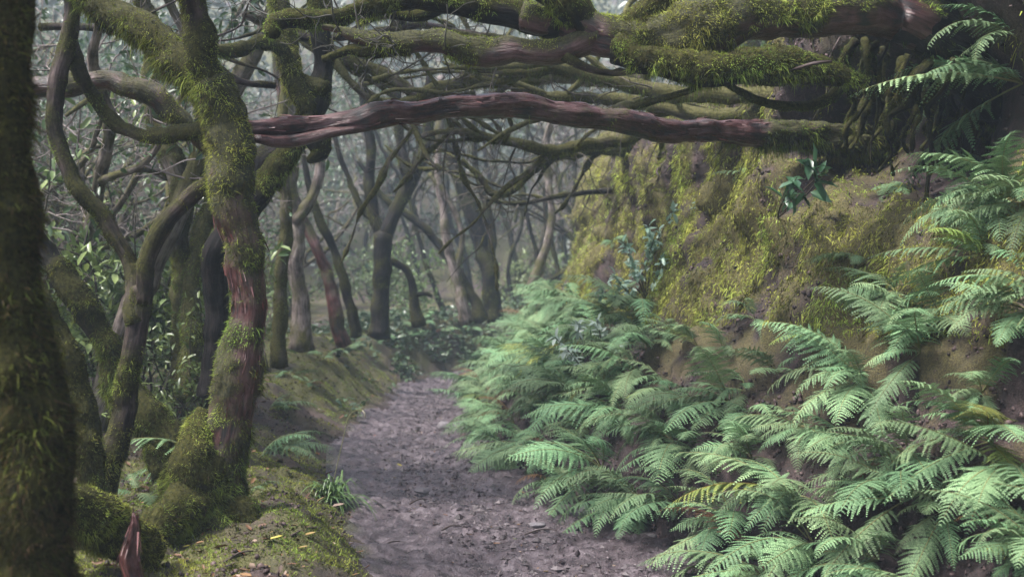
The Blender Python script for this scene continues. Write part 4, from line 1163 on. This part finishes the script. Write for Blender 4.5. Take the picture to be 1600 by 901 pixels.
# red splintered stump in front
b0 = P(205, 930, 4.2)
st = thing('broken_stump', 'small splintered red stump standing in front of the mossy log', 'stump', b0)
limb('stem', px_ctrl([(210, 960, 4.2, 17, .2), (207, 905, 4.2, 15, .12), (203, 868, 4.2, 12, .05), (206, 840, 4.2, 9, 0), (209, 815, 4.2, 5, 0), (208, 800, 4.2, 1.5, 0)]), st, M_red, b0, dens=2500, ln=.02, r=r1, ns=20, ridge=.5, rough=.35, flk=60)

# stones on the path
def stone(px, py, s, label, seed, sq=.7, sink=.3):
    r = np.random.default_rng(seed)
    h_ = hit(px, py, gr_bvh)[0]; h_[2] = max(h_[2], 0)
    th_, ph = np.meshgrid(np.linspace(0, 2 * np.pi, 24, endpoint=False), np.linspace(.02, np.pi - .02, 16))
    d = np.stack([np.cos(th_) * np.sin(ph), np.sin(th_) * np.sin(ph), np.cos(ph)], -1).reshape(-1, 3)
    V = d * (s * (1 + .25 * fbm(d * 1.5, 3, seed * 3.3) + .08 * fbm(d * 5, 2, seed)))[:, None] * np.array((1.2, .9, sq))
    a = np.arange(24 * 16).reshape(16, 24); b_ = np.roll(a, -1, 1)
    mb = MB(); mb.add(V, [np.stack([a[1:], b_[1:], b_[:-1], a[:-1]], -1).reshape(-1, 4)], np.zeros((len(V), 4)))
    o = mb.build('stone', M_stone); o.location = (h_[0], h_[1], h_[2] + s * sq * (1 - sink) * .6)
    return tag(o, label, 'stone')
stone(912, 838, .075, 'round grey stone at the edge of the path below the ferns', 1)
stone(695, 694, .075, 'dark stone at the far right edge of the path', 2, .8)
stone(660, 795, .05, 'half-buried stone in the middle of the path', 3, .45, .5)
stone(840, 860, .045, 'flat stone left of the round grey stone', 4, .4, .5)
stone(1010, 868, .05, 'low stone at the path edge right of the round grey stone', 5, .5, .4)

# gravel, fallen leaves and moss that nobody could count
r4 = np.random.default_rng(44)
def path_z(x, y):
    p = np.stack([x, y, np.zeros_like(x)], -1)
    return 0.035 * fbm(p * 1.6, 3, 4.4) + 0.034 * fbm(p * 5, 4, 8.8) + 0.024 * np.abs(fbm(p * 17, 3, 1.5)) + 0.03 * np.abs(fbm(p * 7, 2, 2.5)) - 0.022
n = 15000
k = 5 + 0 * r4.random(n); yy = 4.8 + 13 * r4.random(n) ** 1.6
lx, rx = np.interp(yy, TY, TL), np.interp(yy, TY, TR)
xx = lx + (rx - lx) * r4.random(n)
zz = path_z(xx, yy)
oc = np.array([(1, 0, 0), (-1, 0, 0), (0, 1, 0), (0, -1, 0), (0, 0, 1), (0, 0, -1)], float)
of = np.array([(0, 2, 4), (2, 1, 4), (1, 3, 4), (3, 0, 4), (2, 0, 5), (1, 2, 5), (3, 1, 5), (0, 3, 5)])
sz = np.clip(r4.gamma(1.5, .0055, n), .002, .032)
V = (oc[None] * (1 + r4.normal(0, .25, (n, 6, 1)))) * sz[:, None, None] * r4.uniform(.5, 1.3, (n, 1, 3)) * np.array((1, 1, .6))
an = r4.uniform(0, 6.28, n); ca, sa = np.cos(an)[:, None], np.sin(an)[:, None]
V = np.stack([V[:, :, 0] * ca - V[:, :, 1] * sa, V[:, :, 0] * sa + V[:, :, 1] * ca, V[:, :, 2]], -1) + np.stack([xx, yy, zz + .002], -1)[:, None]
g = r4.random((n, 1)) ** 1.7
c = np.concatenate([np.array((.016, .010, .012)) * (1 - g) + np.array((.14, .118, .122)) * g, np.ones((n, 1))], 1)
mb = MB(); mb.add(V.reshape(-1, 3), [(np.arange(n)[:, None, None] * 6 + of[None]).reshape(-1, 3)], np.repeat(c, 6, 0))
tag(mb.build('gravel', M_litter, smooth=False), 'small stones and crumbs pressed into the muddy path', 'gravel', kind='stuff')

def ball(sub):
    V = oc.copy(); T = of.copy()
    for _ in range(sub):
        nv = list(map(tuple, V)); ix = {v: i for i, v in enumerate(nv)}; T2 = []
        def md(a, c):
            v = tuple((np.array(nv[a]) + np.array(nv[c])) / np.linalg.norm(np.array(nv[a]) + np.array(nv[c])))
            if v not in ix: ix[v] = len(nv); nv.append(v)
            return ix[v]
        for a, b_, c in T:
            x, y, z = md(a, b_), md(b_, c), md(c, a); T2 += [(a, x, z), (x, b_, y), (z, y, c), (x, y, z)]
        V, T = np.array(nv), np.array(T2)
    return V, T
BV, BT = ball(1)

def clods(n, seed):
    r = np.random.default_rng(seed)
    i = r.integers(np.argmax(by > 3.4), np.argmax(by > 18.5), n); j = r.integers(2, np.argmax(pz > 1.1), n)
    k = i * bshape[1] + j
    k = k[(bmoss[k] < .45 + .2 * r.random(n)) & (r.random(n) < np.clip(9 / by[i], .3, 1)) & (fbm(Vb[k] * 3, 2, 8.0) > -.35)]; m = len(k)
    sz = np.clip(r.gamma(1.4, .0042, m), .002, .011)
    V = (BV[None] * (1 + r.normal(0, .24, (m, len(BV), 1)))) * sz[:, None, None] * r.uniform(.5, 1.6, (m, 1, 3))
    V = V + (Vb[k] + r.normal(0, .02, (m, 3)))[:, None]
    g = r.random((m, 1)) ** 2
    c = np.array((.018, .011, .011)) * (1 - g) + np.array((.13, .088, .085)) * g
    mb = MB(); mb.add(V.reshape(-1, 3), [(np.arange(m)[:, None, None] * len(BV) + BT[None]).reshape(-1, 3)], np.repeat(np.concatenate([c, np.ones((m, 1))], 1), len(BV), 0))
    return mb
tag(clods(90000, 9).build('crumbly_soil', M_litter), 'crumbs and clods of dark earth on the bare parts of the bank', 'soil', kind='stuff')

def litter(n, seed):
    r = np.random.default_rng(seed)
    yy = 4.3 + 16 * r.random(n) ** 1.7
    lx, rx = np.interp(yy, TY, TL), np.interp(yy, TY, TR)
    on = r.random(n) < .13
    xx = np.where(on, lx + (rx - lx) * r.random(n), lx - .1 - 3.0 * r.random(n))
    zz = np.maximum(ground_z(xx, yy), np.where(on, path_z(xx, yy), -1))
    L = np.where(on, .6, 1) * np.clip(r.gamma(3, .013, n), .015, .08)
    an = r.uniform(0, 6.28, n); d = np.stack([np.cos(an), np.sin(an), r.normal(0, .2, n)], -1)
    nn = r.normal(0, .3, (n, 3)); nn[:, 2] += 1
    pal = np.array([(.10, .05, .025), (.16, .09, .04), (.055, .035, .025), (.30, .22, .17), (.20, .14, .05), (.08, .09, .03), (.22, .07, .025), (.35, .30, .06)])
    c = pal[r.choice(8, n, p=[.26, .2, .22, .1, .08, .08, .04, .02])] * r.uniform(.7, 1.2, (n, 1))
    mb = MB(); leaves(mb, np.stack([xx, yy, zz + .008], -1), d, nn, L, L * r.uniform(.3, .5, n), np.concatenate([c, np.ones((n, 1))], 1), .25, -.15)
    return mb
tag(litter(4000, 6).build('fallen_leaves', M_litter), 'fallen leaves strewn over the forest floor and path', 'leaf litter', kind='stuff')

# loose twigs lying on the ground, each a thing
for k, (a, c, a2, c2) in enumerate([(350, 880, 395, 862), (690, 865, 720, 858), (455, 838, 500, 826), (590, 870, 625, 880), (640, 820, 668, 812), (820, 880, 870, 872)]):
    p0, p1 = hit(a, c, gr_bvh)[0], hit(a2, c2, gr_bvh)[0]
    p0[2] = max(p0[2], .01) + .008; p1[2] = max(p1[2], .01) + .008
    tb = MB(); tube(tb, [[*p0, .006, 0], [*((p0 + p1) / 2 + np.array((0, .02, .012))), .005, 0], [*p1, .003, 0]], .02, 6, fine=False)
    mb = MB(); mb.add(tb.V[0], tb.F, np.tile((.06, .045, .04, 1), (len(tb.V[0]), 1)))
    tag(mb.build('fallen_twig', M_twig), ['dark twig on the moss right of the swollen tree foot', 'short twig lying in the middle of the near path', 'thin twig on the ledge just below the grass tuft', 'twig at the near left edge of the path',
        'small stick across the path beside the half-buried stone', 'twig on the mud left of the low stone'][k], 'twig')

# thin roots hanging over the wall from its lip
jl = np.argmax(pz > 1.0)
for k in range(46):
    yy_ = r4.uniform(6.6, 14); i_ = int(np.argmin(np.abs(by - yy_))); j_ = int(jl - r4.integers(0, 14))
    p_ = Vb[i_ * bshape[1] + j_] + Nb[i_ * bshape[1] + j_] * .03
    rows = [[*p_, r4.uniform(.003, .011), .35]]
    L_ = r4.uniform(.25, 1.0)
    for q_ in range(1, 8):
        p_ = p_ + np.array((r4.normal(-.035, .035), r4.normal(0, .05), -L_ / 7))
        rows.append([*p_, rows[0][3] * (1 - .85 * q_ / 7), .35])
    t_ = thing('hanging_root', 'thin root dangling from the lip of the bank over the mossy wall', 'root', rows[0][:3], 'roots dangling from the lip of the bank')
    limb('strand', rows, t_, M_grey, rows[0][:3], dens=0 if r4.random() < .5 else 4000, ln=.02, r=r4, ns=7, step=.04, thick=.004)

# moss fur on the bank wall
def bank_moss(n, seed, lo, hi, L, w, bright, yellow):
    r = np.random.default_rng(seed)
    i = r.integers(np.argmax(by > 3.0), np.argmax(by > 19.3), n); j = r.integers(np.argmax(pz > lo), np.argmax(pz > hi), n)
    k = i * bshape[1] + j
    near = r.random(n) < np.clip(9 / by[i], .25, 1.2)
    keep = (bmoss[k] > .25 + .6 * r.random(n)) & near
    k = k[keep]; m = len(k)
    pos = Vb[k] + r.normal(0, .02, (m, 3)); nn = Nb[k]
    d = nn * .55 + r.normal(0, .4, (m, 3)); d[:, 2] -= .8
    ll = L * np.clip(r.gamma(3, .33, m), .3, 3) * np.clip(1 + .7 * fbm(pos * 5, 2, 60.0), .4, 1.9)
    mb = MB()
    blades(mb, pos - nn * .004, d, ll, w * r.uniform(.6, 1.4, m), moss_col(pos, m, r, yellow, bright), r, .5)
    return mb
tag(bank_moss(1200000, 70, .42, 1.7, .022, .0055, 1.5, .75).build('wall_moss', M_moss), 'shaggy yellow-green moss hanging over the steep bank wall', 'moss', kind='stuff')

def floor_crumbs(n, seed):
    r = np.random.default_rng(seed)
    yy = 4.0 + 12 * r.random(n) ** 1.8
    xx = np.interp(yy, TY, TL) + .12 - (2.2 + .08 * yy) * r.random(n)
    p = np.stack([xx, yy, ground_z(xx, yy)], -1)
    k = fbm(p * 2.2, 3, 6.6) > -.1; p = p[k]; m = len(p)
    sz = np.clip(r.gamma(1.4, .004, m), .002, .012)
    V = (BV[None] * (1 + r.normal(0, .16, (m, len(BV), 1)))) * sz[:, None, None] * r.uniform(.6, 1.4, (m, 1, 3)) + p[:, None]
    g = r.random((m, 1)) ** 2
    c = np.concatenate([np.array((.02, .012, .011)) * (1 - g) + np.array((.12, .08, .075)) * g, np.ones((m, 1))], 1)
    mb = MB(); mb.add(V.reshape(-1, 3), [(np.arange(m)[:, None, None] * len(BV) + BT[None]).reshape(-1, 3)], np.repeat(c, len(BV), 0))
    return mb
tag(floor_crumbs(26000, 12).build('loose_earth', M_litter), 'loose crumbs of earth on the ledge and its broken edge', 'earth', kind='stuff')

def floor_moss(n, seed):
    r = np.random.default_rng(seed)
    yy = 3.6 + 15 * r.random(n) ** 1.6
    xx = np.interp(yy, TY, TL) - .05 - (3.4 + .1 * yy) * r.random(n)
    p = np.stack([xx, yy, ground_z(xx, yy)], -1)
    e, s, _ = path_dist(xx, yy)
    m_ = fbm(p * np.array((1.1, 1.1, 1.1)), 4, 2.2) * .55 + fbm(p * 5, 3, 1.2) * .4 + .12 + .35 * np.exp(-(((xx + 2.75) / 1.3) ** 2 + ((yy - 14) / 2) ** 2))
    k = (sstep(-.35, .4, m_) * sstep(.02, .4, e) > .15 + .6 * r.random(n))
    p = p[k]; m = len(p)
    d = r.normal(0, .6, (m, 3)); d[:, 2] = np.abs(d[:, 2]) + .4
    mb = MB(); blades(mb, p - np.array((0, 0, .004)), d, r.uniform(.010, .032, m), r.uniform(.003, .006, m), moss_col(p, m, r, .5, 1.0), r, .3)
    return mb
tag(floor_moss(650000, 71).build('floor_moss', M_moss), 'low moss spread over the forest floor left of the path', 'moss', kind='stuff')

# leafy ground cover on the far ledge
def cover(n, seed):
    r = np.random.default_rng(seed)
    kq = r.uniform(5.3, 10.5, n); i = np.searchsorted(ss, kq).clip(0, len(ss) - 1)
    o = hw[i] + .15 + 1.6 * r.random(n) ** 1.2
    tx_, ty_ = np.gradient(cx), np.gradient(cy); tl_ = np.hypot(tx_, ty_)
    x = cx[i] - ty_[i] / tl_[i] * o; y = cy[i] + tx_[i] / tl_[i] * o
    z = ground_z(x, y)
    pp = np.stack([x, y, z], -1)
    keep = fbm(pp * 1.3, 3, 50.0) > np.interp(y, [10, 15, 17, 18.5], [.8, .6, .3, -.3])
    pp = pp[keep]; m = len(pp); pp[:, 2] += r.uniform(.02, .22, m)
    d = r.normal(0, 1, (m, 3)); d[:, 2] *= .4; nn = r.normal(0, .4, (m, 3)); nn[:, 2] += 1
    g = r.random((m, 1)); col = np.concatenate([np.array((.03, .06, .03)) * (1 - g) + np.array((.09, .15, .07)) * g, np.ones((m, 1))], 1)
    L = r.uniform(.06, .14, m); mb = MB(); leaves(mb, pp, d, nn, L, L * .6, col)
    return mb
tag(cover(7000, 80).build('ground_cover', M_leaf), 'low leafy plants covering the ledge where the path bends', 'ground cover', kind='stuff')

# the far wood as one mass of leaves and the undergrowth of the left slope
def far_wood(n, seed):
    r = np.random.default_rng(seed)
    an = r.uniform(-1.0, .75, n); rad = 31 + 14 * r.random(n)
    x = rad * np.sin(an); y = rad * np.cos(an)
    zg = np.maximum(ground_z(x, y), np.where(x > 6, (rad - 20) * .5, -1))
    hh = 10 * r.random(n)
    pp = np.stack([x, y, zg + hh], -1)
    keep = fbm(pp * .45, 3, 90.0) > .0
    pp = pp[keep]; m = len(pp)
    d = r.normal(0, 1, (m, 3)); nn = r.normal(0, .6, (m, 3)); nn[:, 2] += .8; nn[:, 1] -= .5
    g = np.clip(.5 + .5 * fbm(pp * .8, 2, 95.0)[:, None] + r.normal(0, .2, (m, 1)), 0, 1)
    col = np.concatenate([np.array((.10, .12, .10)) * (1 - g) + np.array((.22, .26, .21)) * g, np.ones((m, 1))], 1)  # leaf tones lightened and greyed, mist put into the colour
    L = r.uniform(.16, .4, m); mb = MB(); leaves(mb, pp, d, nn, L, L * .55, col)
    return mb
tag(far_wood(120000, 81).build('far_wood', M_leaf), 'far leafy wood closing the view behind the misty trees', 'wood', kind='stuff')

# ------------------------------------------------------------------ the misty air
hz = bpy.data.meshes.new('haze')
x0, x1, y0, y1, z0, z1 = -90, 90, -12, 100, -3, 24
hz.from_pydata([(x0, y0, z0), (x1, y0, z0), (x1, y1, z0), (x0, y1, z0), (x0, y0, z1), (x1, y0, z1), (x1, y1, z1), (x0, y1, z1)], [],
               [(3, 2, 1, 0), (4, 5, 6, 7), (0, 1, 5, 4), (1, 2, 6, 5), (2, 3, 7, 6), (3, 0, 4, 7)])
mh = bpy.data.materials.new('haze'); mh.use_nodes = True
nn_ = mh.node_tree.nodes; nn_.remove(nn_['Principled BSDF'])
vv = nn_.new('ShaderNodeVolumePrincipled')
vv.inputs['Color'].default_value = (.68, .84, 1.0, 1)
vv.inputs['Density'].default_value = HAZE
mh.node_tree.links.new(vv.outputs[0], nn_['Material Output'].inputs['Volume'])
hz.materials.append(mh)
ho = link('haze', hz)
tag(ho, 'thin grey mist hanging in the wood', 'mist', kind='stuff')
